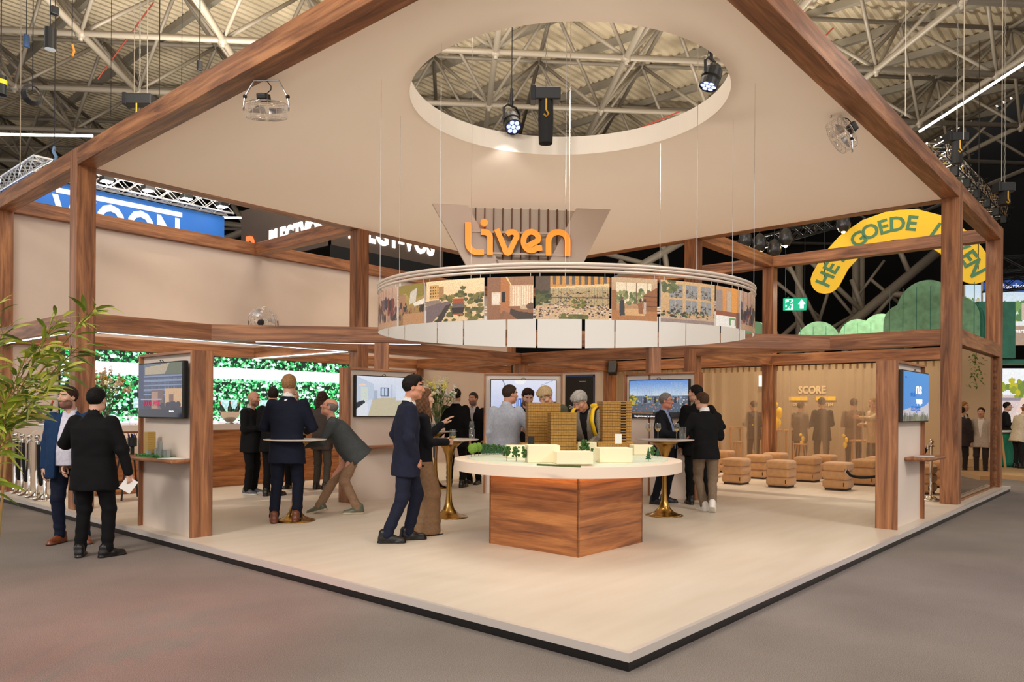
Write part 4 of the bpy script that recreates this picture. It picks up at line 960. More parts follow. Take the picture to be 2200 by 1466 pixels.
for k in range(-14,24):   # purlins under the deck
    r=hrange(k*2.5,0,0,1)
    if r: struct(MB().box(k*2.5-.08,k*2.5+.08,r[0],r[1],13.68,13.92).build('ceiling_beam',mat('grey purlin',(150,142,128),.6,.1)))
DRAPE=mat('black drape',(9,9,10),.95)
q0=N0+H1*(GA*(I0-2))+H2*(GA*6.3); q1=N0+H1*(GA*(I1+6))+H2*(GA*6.3)
def vwall(name,a,b,z0,z1,m,t=.1):
    d=Vector((b.x-a.x,b.y-a.y,0)); M=frame((a.x,a.y,0),d,z=(0,0,1)); o=MB().box(0,d.length,0,t,z0,z1).build(name,m); o.matrix_world=M; return struct(o)
vwall('wall_hall_rear',q0,q1,0,14.5,DRAPE)
r0=N0+H1*(GA*(I1+.1))+H2*(GA*-1.5); r1=N0+H1*(GA*(I1+.1))+H2*(GA*6.3)
vwall('wall_hall_right',r1,r0,0,14.5,DRAPE)
# steel bracing in front of the dark drape on the right
def steel(label,pts,D,r=.1,ext=()):
    b=MB(); P=[atd(x,y,D) for x,y in pts]; b.tube(P,r,10)
    for (p,q,rr) in ext: b.tube([atd(*p,D),atd(*q,D)],rr,8)
    return tag(b.build('steel_girder',GREYM,smooth=True),label,'steel girder','steel girders in front of the dark drape')
steel('big slanting steel tube rising to the right behind the yellow sign',[(1640,850),(2040,520)],30,.19,[((1855,672),(1830,600),.1),((1855,672),(1740,560),.1),((1955,590),(1925,520),.1),((1955,590),(1870,690),.09),((1790,728),(1850,790),.1)])
steel('vertical steel column left of the green exit sign side',[(1717,560),(1717,800)],31,.16,[((1717,600),(1640,520),.1),((1717,690),(1640,760),.1)])
steel('pair of vertical steel columns under the yellow sign',[(1838,520),(1838,800)],32,.14,[((1852,520),(1852,800),.12)])
steel('thin steel brace fan spreading behind the exit sign',[(1620,780),(1750,745)],29,.1,[((1750,745),(1690,640),.09),((1750,745),(1840,820),.1),((1750,745),(1650,845),.12),((1750,745),(1860,690),.08),((1690,560),(1760,700),.08)])
steel('thin steel lattice between exit sign and yellow sign',[(1690,760),(1900,640)],31,.08,[((1760,590),(1900,760),.07),((1870,600),(1990,700),.07),((1660,600),(1760,680),.07),((1900,560),(1840,640),.06),((1660,700),(1720,820),.07),((1800,560),(1760,690),.07),((1680,800),(1800,800),.06)])
steel('horizontal steel braces right of the big slanting tube',[(1895,630),(2020,640)],30,.12,[((1800,745),(1940,752),.12),((1940,752),(2030,700),.12),((1940,752),(1880,830),.1),((1940,752),(1990,800),.1)])
steel('steel braces seen between canopy and ring on the right',[(1290,620),(1500,500)],30,.15,[((1330,560),(1400,620),.1),((1420,500),(1440,620),.12),((1300,545),(1480,590),.1)])
steel('steel braces behind the gap left of the letters sign boards',[(470,520),(660,440)],32,.15,[((500,440),(560,540),.1),((620,440),(600,520),.1),((480,480),(640,500),.12)])
# ================================================================= hall fixtures
def ledtube(label,a,b,D0,D1):
    p=atd(*a,D0);q=atd(*b,D1); o=MB().tube([p,q],.035,8).build('tube_light',mat('white tube light',(255,255,250),.5,emit=(250,255,246),estr=6)); return tag(o,label,'tube light','long white tube lights under the hall roof')
ledtube('white tube light at the far left above the white truss',(-60,288),(200,292),19,20); ledtube('bright white tube light running up to the top right corner',(1975,283),(2260,98),21,18); ledtube('white tube light right of the blue banner',(478,467),(636,471),30,31)
def chain(b,p,z1,r=.012):
    p=Vector(p); n=int((z1-p.z)/.07)
    for k in range(n):
        z=p.z+k*.07; c=Vector((p.x,p.y,z)); 
        if k%2: b.tube([c+Vector((-.01,0,0)),c+Vector((-.01,0,.075))],.0035,4); b.tube([c+Vector((.01,0,0)),c+Vector((.01,0,.075))],.0035,4)
        else: b.tube([c+Vector((0,-.01,0)),c+Vector((0,-.01,.075))],.0035,4); b.tube([c+Vector((0,.01,0)),c+Vector((0,.01,.075))],.0035,4)
def hoist(label,px,py,D,w=.36,bag=.0,ch=True,rz=-.85):
    p=atd(px,py,D); o=empty('chain_hoist',p,label,'chain hoist','black chain hoists',rz=rz)
    MB().rbox(-w/2,w/2,-.09,.09,-.08,.08,.02).build('motor_housing',BLACK,o); MB().rbox(-w/2-.01,-w/2+.05,-.1,.1,-.09,.09,.01).build('end_plate',DARKM,o)
    if bag: MB().lathe([(.0,-bag),(.085,-bag+.02),(.095,-.3),(.09,-.08),(0,-.07)],14,cap=False).build('chain_bag',mat('black bag',(18,17,18),.8),o)
    b=MB(); chain(b,(0,0,.08),11.1-p.z); b.build('chain',mat('dark chain',(120,116,108),.4,.6),o)
    h=MB(); h.tube([(.0,-.1,-.08),(.0,-.1,-.22),(.03,-.1,-.27),(0,-.1,-.3),(-.03,-.1,-.27)],.012,6); h.build('hook',mat('yellow hook',(196,150,50),.4,.5),o)
    return o
hoist('black chain hoist with hanging bag in the canopy opening',1173,205,9.4,.36,.62)
hoist('chain hoist above the left canopy beam',300,216,11.5,.42,0); hoist('dark chain hoist at the top right beside the truss',2056,296,14,.36,.5); hoist('chain hoist over the black lighting truss at the right end',2158,404,13.5,.3,.32)
def mover(label,px,py,D,tgt):
    p=atd(px,py,D); o=empty('spotlight',p,label,'spotlight','black moving head spotlights')
    d=(Vector(tgt)-p).normalized(); R=d.to_track_quat('-Z','Y').to_matrix().to_4x4()
    MB().lathe([(.0,.14),(.08,.13),(.11,.08),(.115,-.02),(.1,-.03),(.108,-.06),(.108,-.13),(.098,-.13)],20,cap=False,M=R).build('head',BLACK,o,smooth=False)
    le=MB(); 
    for k in range(7):
        a=2*PI*k/6; c=Vector((0,0,-.115)) if k==6 else Vector((.062*math.cos(a),.062*math.sin(a),-.115)); le.lathe([(.029,-.01),(.0,-.014)],12,M=R@Matrix.Translation(c),cap=False)
    le.build('lens',mat('blue white lens',(150,160,210),.2,emit=(176,190,255),estr=1.6),o); MB().lathe([(.1,-.112),(.0,-.112)],20,cap=False,M=R).build('lens_plate',mat('lens plate',(40,44,70),.3,.4,emit=(70,80,140),estr=.35),o)
    y=MB(); y.tube([(-.14,0,0),(-.15,0,.14),(-.08,0,.2),(.08,0,.2),(.15,0,.14),(.14,0,0)],.016,8); y.build('yoke',DARKM,o); c=MB(); c.tube([(.05,.03,.2),(.1,.06,.3),(.02,.05,.36),(-.06,.02,.22)],.008,6); c.build('cable',BLACK,o)
    s=MB(); s.tube([(0,0,.2),(0,0,.42)],.02,8); s.build('clamp',DARKM,o)
    MB().tube([(0,0,.42),(0,0,11.0-p.z)],.006,5).build('suspension_wire',DARKM,o)
mover('spotlight with blue white lenses in the canopy opening left of the hoist',1099,262,9.6,(1.2,.2,0)); mover('spotlight with blue white lenses at the right rim of the canopy opening',1528,165,8.7,(2.7,2.5,0))
def hang(label,px,py,D,build,name,cat,grp=None):
    p=atd(px,py,D); o=empty(name,p,label,cat,grp); build(o); MB().tube([(0,0,.05),(0,0,11.15-p.z)],.008,5).build('suspension_wire',DARKM,o); return o
hang('black cylinder loudspeaker hanging at the top left',108,84,12.5,lambda o:(MB().lathe([(0,-.17),(.09,-.17),(.09,.17),(0,.17)],20,cap=False).build('body',BLACK,o),MB().lathe([(.085,-.172),(0,-.174)],20,cap=False).build('grille',mat('light grille',(190,200,214),.5),o),MB().rbox(.0,.12,-.05,.05,.42,.56,.02).build('pulley',BLACK,o)),'hanging_speaker','loudspeaker')
hang('blue fall arrest block on a cable at the top left',57,86,13,lambda o:MB().rbox(-.05,.05,-.03,.03,-.13,.1,.03).build('housing',mat('blue housing',(40,70,110),.4),o),'fall_arrester','fall arrester')
hang('small black fall arrest block above the left canopy beam',429,140,13,lambda o:MB().rbox(-.05,.05,-.03,.03,-.1,.08,.03).build('housing',BLACK,o),'fall_arrester','fall arrester')
hang('black and yellow hoist cut by the left frame edge',2,178,12,lambda o:(MB().lathe([(0,-.2),(.08,-.19),(.085,.1),(0,.12)],16,cap=False).build('body',BLACK,o),MB().lathe([(.0865,-.03),(.0865,.04)],16,cap=False).build('band',mat('yellow band',(214,190,40),.5),o)),'chain_hoist','chain hoist')
def coil(o):
    b=MB()
    for k in range(6): b.tube([((.11+.01*k)*math.cos(2*PI*i/20),.02*k-.05,(.13+.008*k)*math.sin(2*PI*i/20)) for i in range(21)],.01,5,caps=False)
    b.build('coil',BLACK,o)
hang('black coiled cable hanging from the roof tube at the left',70,203,13,coil,'cable_coil','cable')
hang('orange cable clamp on a wire at the upper left',155,108,13,lambda o:MB().tube([(0,0,-.1),(.03,0,0),(0,0,.1)],.02,6).build('clamp',mat('orange clamp',(206,130,40),.5),o),'cable_clamp','clamp')
hang('blue shackle hanging above the left corner beam',117,331,14,lambda o:MB().tube([(0,0,-.13),(.03,0,-.05),(-.02,0,.05),(0,0,.13)],.03,6).build('shackle',mat('blue steel',(120,150,190),.3,.6),o),'shackle','shackle')
for i,(px,y0,D,l) in enumerate(((288,200,13,'thin white cable left of the hoist over the left beam'),(316,210,12.8,'steel chain above the hoist over the left beam'),(342,205,13,'black cable right of the hoist over the left beam'),(43,360,13,'dark cable at the far left above the white truss'),(238,250,16,'thin wire with a small weight left of the hoists'),(390,190,14,'thin wire between hoist and black block'),(1945,250,14,'steel chain above the right canopy beam'),(2152,390,14,'light chain at the far right of the hall'),(2070,300,13.8,'double cable over the right hoist'))):
    p=atd(px,y0,D); o=MB().tube([p,(p.x,p.y,11.1)],.005 if 'thin' in l else .008,6).build('hanging_cable',GREYM if 'white' in l or 'chain' in l or 'double' in l else DARKM); tag(o,l,'cable','cables hanging from the hall roof')
# red sprinkler pipes
for i,(a,b_,D,l) in enumerate((((210,170),(330,5),22,'thin red pipe under the roof at the upper left'),((1650,200),(1790,60),19,'thin red pipe under the roof right of the canopy'),((1340,290),(1460,240),21,'thin red pipe seen through the canopy opening'))):
    tag(MB().tube([atd(*a,D),atd(*b_,D)],.02,6).build('sprinkler_pipe',mat('red pipe',(150,60,44),.5)),l,'pipe','red sprinkler pipes')
# ================================================================= banners of the neighbouring stands
def boxtruss(b,p,q,w=.3,n=None,r=.025,rd=.013):
    p=Vector(p);q=Vector(q);d=(q-p).normalized(); L=(q-p).length; s=Vector((-d.y,d.x,0)).normalized()*w; u=UP*w; n=n or max(2,int(L/w/1.1))
    for o in (Vector(),s,u,s+u): b.tube([p+o,q+o],r,7)
    for k in range(n):
        a=p+d*(L*k/n);c=p+d*(L*(k+1)/n); 
        for (o1,o2) in ((Vector(),u),(s,s+u),(Vector(),s),(u,u+s)):
            b.tube([a+o1,c+o2] if k%2 else [a+o2,c+o1],rd,5); b.tube([c+o1,a+o2] if k%2 else [c+o2,a+o1],rd,5)
TW=mat('white truss',(226,228,232),.35,.5)
BL=mat('blue banner',(38,112,196),.6)
Yw=18; x0,zt0=ony(72,362,Yw).x,0; x1=ony(482,466,Yw).x; ztop=ony(482,466,Yw).z
B=empty('blue_banner',(x0,Yw,ztop-2.2),'blue hanging banner with white lettering and a white light truss at the left','banner')
W_=x1-x0; MB().box(0,W_,0,.06,0,2.2).build('fabric',BL,B); MB().box(-.0,.06,.06,6,0,2.2).build('side_fabric',BL,B)
F_=frame((0,-.01,0),(1,0,0),z=(0,-1,0)); wt=mat('white print',(240,244,250),.6)
xa=ony(120,400,Yw).x-x0; xb=ony(391,463,Yw).x-x0; zl=ony(391,463,Yw).z-ztop+2.2
MB().box(xa,xb,-.012,-.004,zl-.06,zl+.07).build('stripe',wt,B)
zt_=ony(300,455,Yw).z-ztop+2.2; text('lettering','WOON',1.25,wt,F_@Matrix.Translation((xb-.02,zt_-.86,0)),B,.002,.03,ax='RIGHT',ay='BOTTOM_BASELINE',sx=.72)
tb=MB(); boxtruss(tb,(-.1,-.35,2.25),(W_+.1,-.35,2.25),.36); boxtruss(tb,(-.1,6,2.25),(-.1,-.35,2.25),.36); tb.build('truss',TW,B)
fl=mat('white flood light face',(255,255,255),.5,emit=(236,242,255),estr=45)
for k in range(5):
    xx=.4+k*(W_-.8)/4; MB().rbox(xx-.13,xx+.13,-.75,-.5,2.3,2.42,.02).build('flood_light',BLACK,B); MB().box(xx-.11,xx+.11,-.73,-.52,2.285,2.298).build('flood_glow',fl,B)
for k in range(3): MB().box(-.82,-.58,.5+2*k,.7+2*k,2.2,2.22).build('flood_glow',fl,B)
Yp=17; c=ony(708,527,Yp); xr=ony(952,576,Yp).x-c.x
B=empty('dark_banner',(c.x,Yp,c.z),'dark brown hanging fascia with glowing white lettering behind the canopy','banner')
DK=mat('dark brown fascia',(92,78,70),.6); hh=1.9
MB().box(0,xr,0,.06,0,hh).build('front_fascia',DK,B); MB().box(0,.06,0,5.2,0,hh).build('side_fascia',DK,B); MB().box(.06,xr,.06,5.2,.0,.02).build('soffit',BLACK,B)
MB().box(.02,xr,-.02,0,-.42,0.02).build('black_band',mat('black band',(18,20,24),.5),B)
WG=mat('glowing white letter',(255,250,244),.5,emit=(255,240,226),estr=2.2); OG=mat('glowing orange letter',(255,120,60),.5,emit=(255,110,60),estr=1.2)
lt=ony(792,542-22,Yp).z-c.z; le=ony(928,540,Yp)
text('lettering','PLEGT-VOS',1.0,WG,frame((0,-.02,0),(1,0,0),z=(0,-1,0))@Matrix.Translation((xr-.45,.36,0)),B,.02,.03,ax='RIGHT',ay='BOTTOM_BASELINE',sx=.72)
T_=frame((-.02,0,0),(0,-1,0),z=(-1,0,0)); text('lettering','PLEGTVOS',.9,WG,T_@Matrix.Translation((-.3,.3,0)),B,.02,.03,ax='RIGHT',ay='BOTTOM_BASELINE',sx=.72); text('logo_mark','D',.9,OG,T_@Matrix.Translation((-4.3,.3,0)),B,.02,.04,ax='RIGHT',ay='BOTTOM_BASELINE',sx=.8)
# yellow arched sign
Dh=19; hc=atd(1932,540,Dh); uu=RT.copy(); fwd=(hc-CAM); fwd.z=0; fwd.normalize(); uu=Vector((fwd.y,-fwd.x,0)); sc=(hc-CAM).length/FPX*.995
B=empty('yellow_sign',(0,0,0),'yellow arched sign with green letters HET GOEDE LEVEN hanging over the neighbour stand','sign',M=frame(hc,uu,y=(0,0,1)))
cth=(hc-CAM).dot(FW)/math.hypot((hc-CAM).x,(hc-CAM).y)
def hp(x,y): return ((x-1932)*Dh*cth/FPX,(540-y)*Dh/FPX)
out=[]
cen=[(1768,590),(1790,552),(1822,520),(1866,494),(1915,482),(1960,484),(2005,500),(2045,530),(2072,562),(2088,588)]
cv=[Vector((*hp(*q),0)) for q in cen]; hw=34*Dh*.94/FPX
L_=[];R_=[]
for i,p in enumerate(cv):
    t=(cv[min(i+1,len(cv)-1)]-cv[max(i-1,0)]).normalized(); n_=Vector((-t.y,t.x,0)); L_.append(p+n_*hw);R_.append(p-n_*hw)
def cap(p,a,b,n=8):
    out=[];va=a-p
    for k in range(1,n): out.append(p+Matrix.Rotation(PI*k/n,3,'Z')@va)
    return out
poly=L_[::-1]+cap(cv[0],L_[0],R_[0])+R_+cap(cv[-1],R_[-1],L_[-1])
MB().prism([(p.x,p.y) for p in poly],-.06,0).build('board',mat('yellow board',(252,206,40),.5,emit=(255,200,30),estr=.16),B)
gl=mat('green letter',(84,142,98),.5); s='HET GOEDE LEVEN'
tot=sum((cv[i+1]-cv[i]).length for i in range(len(cv)-1))
def along(t):
    d=t*tot
    for i in range(len(cv)-1):
        l=(cv[i+1]-cv[i]).length
        if d<=l or i==len(cv)-2: 
            f=d/l; p=cv[i].lerp(cv[i+1],f); a=(cv[min(i+2,len(cv)-1)]-cv[max(i-1,0)]); a0=(cv[i+1]-cv[max(i-1,0)]).normalized();a1=(cv[min(i+2,len(cv)-1)]-cv[i]).normalized(); return p,(a0*(1-f)+a1*f).normalized()
        d-=l
for k,ch in enumerate(s):
    if ch==' ': continue
    p,t=along(.0+1.0*k/(len(s)-1)); text('letter',ch,47*Dh*.93/FPX,gl,Matrix.Translation((p.x,p.y,.004))@Matrix.Rotation(math.atan2(t.y,t.x),4,'Z'),B,.012,.012,ay='CENTER')
for x_ in (1765,2095): a=hp(x_,590); MB().tube([(a[0],a[1],0),(a[0],a[1]+5.5,0)],.01,5).build('suspension_wire',DARKM,B)
# green cloud shaped fascia of the neighbour stand
GRW=mat('green stained boards',(112,164,130),.6,noise=.25,nscale=6); GRD=mat('dark green boards',(48,120,98),.6,noise=.2,nscale=5)
def cloud(label,pts,D,n=3,m=GRW,base=730):
    # stacked cloud outlines: list of (cx,cy,r) circles in the board plane
    o=None
    c0=atd(pts[0][0],pts[0][1],D); f=(c0-CAM); f.z=0; f.normalize(); u=Vector((0,-1,0)); sc_=D/FPX
    root=empty('cloud_board',(0,0,0),label,'cloud board','green cloud boards of the neighbour stand',M=frame(c0,u,y=(0,0,1)))
    for k in range(n):
        x0=min(p[0]-p[2] for p in pts);x1=max(p[0]+p[2] for p in pts); up=[]
        N=90
        for i in range(N+1):
            x=x0+(x1-x0)*i/N; yb=base
            for (cx_,cy_,r_) in pts:
                if abs(x-cx_)<=r_: yb=min(yb,cy_-math.sqrt(max(0,r_*r_-(x-cx_)**2)))
            up.append(((x-pts[0][0])*sc_*.9,(pts[0][1]-yb)*sc_))
        lo=[((x1-pts[0][0])*sc_*.9,(pts[0][1]-base)*sc_),((x0-pts[0][0])*sc_*.9,(pts[0][1]-base)*sc_)]
        MB().prism(up+lo,-.06-.34*k,-.34*k).build('board',m if k==0 else GRD,root)
        g=MB()
        if k==0:
            xs=x0+14
            while xs<x1-6: g.box((xs-pts[0][0])*sc_*.9-.008,(xs-pts[0][0])*sc_*.9+.008,(pts[0][1]-base)*sc_,(pts[0][1]-(pts[0][1]-pts[0][2]*.8))*sc_,-.001,.002); xs+=30
            g.build('board_joint',GRD,root)
    return root
cloud('large layered green cloud board left of the right corner post',[(1990,668,66),(1935,690,40),(2052,690,48)],16.5)
cloud('green double hump cloud board in the middle distance',[(1840,728,42),(1892,722,44)],19,1); cloud('small round green cloud board left of the double hump',[(1756,745,54)],20,1); cloud('pale green cloud board at the right end of the picture ring',[(1618,735,44)],18,1,mat('mint boards',(132,200,164),.6))
# exit sign
p=atd(1708,654,24); s_=24/FPX; f=(p-CAM);f.z=0;f.normalize()
B=empty('exit_sign',(0,0,0),'green emergency exit sign with running figure and arrow','sign',M=frame(p,Vector((f.y,-f.x,0))+Vector(FW)*.25,y=(0,0,1)))
EG=mat('exit green',(20,170,130),.5,emit=(16,170,128),estr=.9); EW=mat('exit white',(240,250,248),.5,emit=(236,250,246),estr=.9)
MB().rbox(-24*s_,24*s_,-13*s_,13*s_,-.06,0,.01).build('panel',EG,B)
MB().box(-20*s_,-4*s_,-12*s_,11*s_,.001,.004).build('doorway',EW,B)
MB().prism([(6*s_,0),(14*s_,11*s_),(22*s_,0),(18*s_,0),(18*s_,-9*s_),(10*s_,-9*s_),(10*s_,0)],.001,.004).build('arrow',EW,B)
m=MB(); sm=lambda *q:[(x*s_,y*s_,.006) for x,y in q]
m.tube(sm((-12,4),(-14,-2)),.05,6);m.tube(sm((-14,-2),(-9,-4),(-11,-9)),.035,6);m.tube(sm((-14,-2),(-16,-7),(-21,-9)),.035,6);m.tube(sm((-12,3),(-7,1),(-5,4)),.028,6);m.tube(sm((-12,4),(-17,3),(-19,-1)),.028,6);m.ball((-10.5*s_,7.5*s_,.004),.045,8,6)
m.build('running_figure',EG,B)
for x_ in (-20,20): MB().tube([(x_*s_,13*s_,0),(x_*s_,6.2,0)],.008,5).build('suspension_wire',DARKM,B)
# dark pendant spot lights and truss of the neighbour stand
LW_=mat('warm bulb',(255,236,200),.5,emit=(255,226,180),estr=18)
for i,(px,py,l) in enumerate(((1601,512,'dark pendant lamp nearest the canopy edge on the right'),(1632,520,'large dark pendant lamp in the middle of the cluster'),(1664,532,'dark pendant lamp with a bright underside at the right of the cluster'),(1688,508,'tilted dark spotlight at the right end of the lamp cluster'),(1812,478,'dark pendant lamp behind the yellow sign top'))):
    p=atd(px,py,19); o=empty('pendant_lamp',p,l,'pendant lamp','dark pendant lamps of the neighbour stand'); MB().lathe([(.0,-.24),(.1,-.23),(.17,-.1),(.15,.08),(.06,.2),(0,.22)],16,cap=False).build('shade',mat('smoke shade',(44,42,42),.3),o,smooth=True); MB().ball((0,0,-.235),.05,8,6).build('bulb',LW_,o); MB().tube([(0,0,.2),(0,0,3)],.01,5).build('cord',BLACK,o)
def trussobj(label,p,q,w,m,cable=False):
    o=empty('lighting_truss',p,label,'lighting truss','lighting trusses'); b=MB(); boxtruss(b,(0,0,0),Vector(q)-Vector(p),w); b.build('truss',m,o)
    if cable:
        c=MB(); rn=random.Random(3); d=Vector(q)-Vector(p)
        for k in range(60):
            t=rn.random(); a=d*t+Vector((rn.uniform(0,w),rn.uniform(-w,w)*.5,rn.uniform(0,w))); e=a+d*.04+Vector((rn.uniform(-.1,.1),rn.uniform(-.15,.15),rn.uniform(-.15,.1))); c.tube([a,(a+e)/2+Vector((0,0,-.08)),e],.012,5)
        c.build('cabling',BLACK,o)['kind']='stuff'; 
        for k in range(6): MB().rbox(-.08,.08,-.08,.08,-.25,-.02,.02,M=Matrix.Translation(d*(.1+.16*k)+Vector((.15,0,0)))).build('lamp',BLACK,o)
    return o
trussobj('silver and black lighting truss above the right canopy beam',ony(2030,335,1.5),ony(2165,470,1.5),.36,CHROME,True)
trussobj('black lighting truss over the lamps of the neighbour stand',atd(1590,545,20),atd(1830,480,21),.3,DARKM); trussobj('black lattice truss at the far right above the park screens',atd(2105,585,22),atd(2260,575,21),.4,DARKM); trussobj('second black lattice truss at the far right',atd(2110,628,22.5),atd(2260,612,21.5),.35,DARKM)
# ================================================================= neighbour stand behind the curtain
NW=mat('olive beige wall',(170,156,134),.7); 
struct(MB().box(16.6,16.7,1.6,13,0,2.9).build('wall_neighbour',NW)); struct(MB().box(13.7,16.6,1.6,13,0,.1).build('floor_neighbour',mat('timber floor',(196,160,116),.6)))
F_=frame((16.58,4.86,2.08),(0,-1,0),z=(-1,0,0)); B=empty('score_board',(16.58,4.86,1.7),'score lettering with two yellow bars on the wall behind the curtain','score board')
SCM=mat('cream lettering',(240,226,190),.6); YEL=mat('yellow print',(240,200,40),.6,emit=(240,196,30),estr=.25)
Q=Matrix.Translation((-16.58,-4.86,-1.7)); 
text('lettering','SCORE',.27,SCM,Q@F_,B,.004,.012,sx=.85); text('lettering','DUGA',.1,SCM,Q@F_@Matrix.Translation((-.36,-.38,0)),B,.003,.003); text('lettering','KASTEN',.1,SCM,Q@F_@Matrix.Translation((.36,-.38,0)),B,.003,.003)
for x_ in (-.36,.36): MB().box(-.006,0,-.25,.25,-.05,.05,M=Q@Matrix.Translation((16.575,4.86-x_,1.86))).build('bar',YEL,B)
tag(MB().box(16.5,16.58,6.15,6.28,2.2,2.5).build('wall_light',mat('white wall light',(255,255,255),.5,emit=(240,244,255),estr=2)),'small bright white panel on the neighbour wall left of the wooden post','wall light')
def ystool(label,x,y,h=.65):
    o=empty('bar_stool',(x,y,.1),label,'stool','light timber stools behind the curtain'); b=mat('light timber',(206,160,104),.6); MB().lathe([(0,h),(.17,h),(.17,h+.03),(0,h+.03)],18,cap=False).build('seat',b,o)
    for k in range(4): a=PI/4+PI/2*k; MB().tube([(.1*math.cos(a),.1*math.sin(a),h),(.2*math.cos(a),.2*math.sin(a),0)],.016,6).build('leg',b,o)
def ytable(label,x,y,h=1.0,w=.7):
    o=empty('timber_table',(x,y,.1),label,'table','light timber tables behind the curtain'); b=mat('light timber',(206,160,104),.6); MB().box(-w/2,w/2,-w/2,w/2,h-.04,h).build('top',b,o)
    for sx_ in (-1,1):
        for sy_ in (-1,1): MB().tube([(sx_*w*.4,sy_*w*.4,h-.04),(sx_*w*.42,sy_*w*.42,0)],.022,6).build('leg',b,o)
ytable('timber high table behind the curtain next to the man in black suit',14.9,6.5);ytable('low timber table behind the left part of the score curtain',15,5.05,.95,.5);ytable('timber table behind the right part of the score curtain',15.2,3.1,.75,.6)
ystool('timber stool left of the standing figure behind the curtain',14.6,6.0,.62);ystool('timber stool under the score lettering behind the curtain',14.8,4.5,.6);ystool('timber stool at the right behind the curtain',14.9,2.6,.6)
for i,(x,y,z,s1,l) in enumerate(((14.9,5.12,1.3,1.0,'yellow figure shape standing on the low timber table behind the curtain'),(14.9,4.5,.88,.45,'small yellow object on the stool under the score lettering'),(15.1,3.55,.85,.5,'yellow cube like object near the middle of the score curtain'),(14.9,5.75,1.3,.5,'yellow object beside the wooden curtain post'))):
    b=MB(); b.ball((0,0,.14),.12,10,8,sc=(1,.8,1.3)); b.ball((0,-.06,.38),.1,10,8,sc=(.9,.8,1.4)); b.ball((0,.06,.58),.08,10,8)
    o=b.build('yellow_figure',YEL,smooth=True); o.location=(x,y,z-.2); o.scale=(s1,)*3; tag(o,l,'yellow object','yellow objects behind the curtain')
# ================================================================= stand at the far right
def sheet_img(kind):
    I=Img(96,60,(246,250,252))
    if kind=='park':
        I.grad((250,252,255),(240,244,246),0,.5); I.rect(0,.45,1,1,(222,200,196)); I.blobs(60,.0,.2,1,.5,.03,.08,[(196,186,40),(150,160,50),(120,140,60)]); I.rect(0,.5,1,.55,(150,140,150)); I.poly([(.3,1),(.5,.5),(.62,.5),(.8,1)],(236,206,190)); I.blobs(20,.1,.6,.9,.95,.01,.02,[(200,70,70),(60,80,120),(230,230,240)])
    else:
        I.grad((196,222,240),(236,240,242),0,.55); I.blobs(70,0,.35,1,.7,.03,.08,[(120,160,90),(150,170,80),(90,130,80)]); I.rect(.55,.35,.8,.62,(206,186,166)); I.rect(.1,.45,.3,.6,(216,190,160)); I.rect(0,.64,1,.7,(236,236,236)); I.rect(0,.7,1,1,(178,150,130)); I.rect(.0,.76,.4,1,(150,120,100))
    return I.noise(.08)
def screen(label,px0,py0,px1,py1,D,kind,estr=1.0):
    a=atd(px0,py0,D);b_=atd(px1,py0,D);c=atd(px0,py1,D); W=(b_-a).length;H=a.z-c.z
    o=empty('park_screen',(0,0,0),label,'screen','park pictures of the right hand stand',M=frame(c,(b_-a),y=(0,0,1)))
    picture('picture',sheet_img(kind),lambda u,v:(W*u,H*v,.0),picmat('lit park picture',emit=.95),o); MB().box(0,W,0,H,-.1,-.003).build('panel',WHITE,o); return o,W,H
o,W,H=screen('large park picture with blue title band at the far right',2112,602,2262,742,22.5,'houses'); MB().box(0,W,H*.82,H,.0,.004).build('title_band',mat('blue band',(44,84,170),.5,emit=(44,84,170),estr=.5),o); text('lettering','Lansingerland',.19,WHT,Matrix.Translation((W*.36,H*.91,.008)),o,.001,.002); text('lettering','Smart',.16,WHT,Matrix.Translation((W*.5,H*.22,.004)),o,.001,.002)
screen('pale sky and trees picture behind the yellow sign tip',2074,612,2113,700,24,'houses'); screen('bright white park picture wall above the green counter',2128,792,2262,918,22,'park')
p=atd(2138,640,20); MBg=MB(); a=atd(2105,650,20.5);b_=atd(2184,650,20.5); 
o=MB().box(0,(b_-a).length*1.0,0,.9,atd(2105,770,20.5).z,atd(2105,648,20.5).z).build('green_portal',GRD); o.matrix_world=frame((a.x,a.y,0),(b_-a),z=(0,0,1)); tag(o,'dark green boarded fascia box at the far right','fascia')
o=MB().box(0,(atd(2262,780,20.6)-atd(2096,780,20.6)).length,0,.5,atd(2105,782,20.6).z,atd(2105,772,20.6).z).build('green_beam',GRD); q=atd(2096,760,20.6); o.matrix_world=frame((q.x,q.y,0),RT,z=(0,0,1)); tag(o,'dark green beam above the bright white picture wall','fascia')
struct(MB().prism([(15.9,-.5),(24,-5),(30,4),(22,9),(17.2,1.2)],0,.1).build('floor_neighbour_right',mat('timber floor',(196,160,116),.6)))
c=atd(2168,985,20); o=empty('green_counter',(c.x,c.y,.1),'rounded green counter at the far right edge','counter'); tl=mat('teal green',(20,130,104),.6)
MB().rbox(-.55,1.2,-.3,.6,0,.9,.1).build('body',tl,o,M=frame((0,0,0),RT,z=(0,0,1))); MB().rbox(-.6,1.25,-.34,.64,.9,.94,.015).build('top',WHITE,o,M=frame((0,0,0),RT,z=(0,0,1)))
c=atd(2150,1000,19.5); o=empty('timber_easel',(c.x,c.y,.1),'slanting light timber leg beside the green counter','easel'); MB().tube([(0,0,.9),(RT.x*.12,RT.y*.12,0)],.03,6).build('leg',mat('light timber',(206,160,104),.6),o); MB().tube([(0,0,.9),(-RT.x*.12,-RT.y*.12,0)],.03,6).build('leg',mat('light timber',(206,160,104),.6),o)
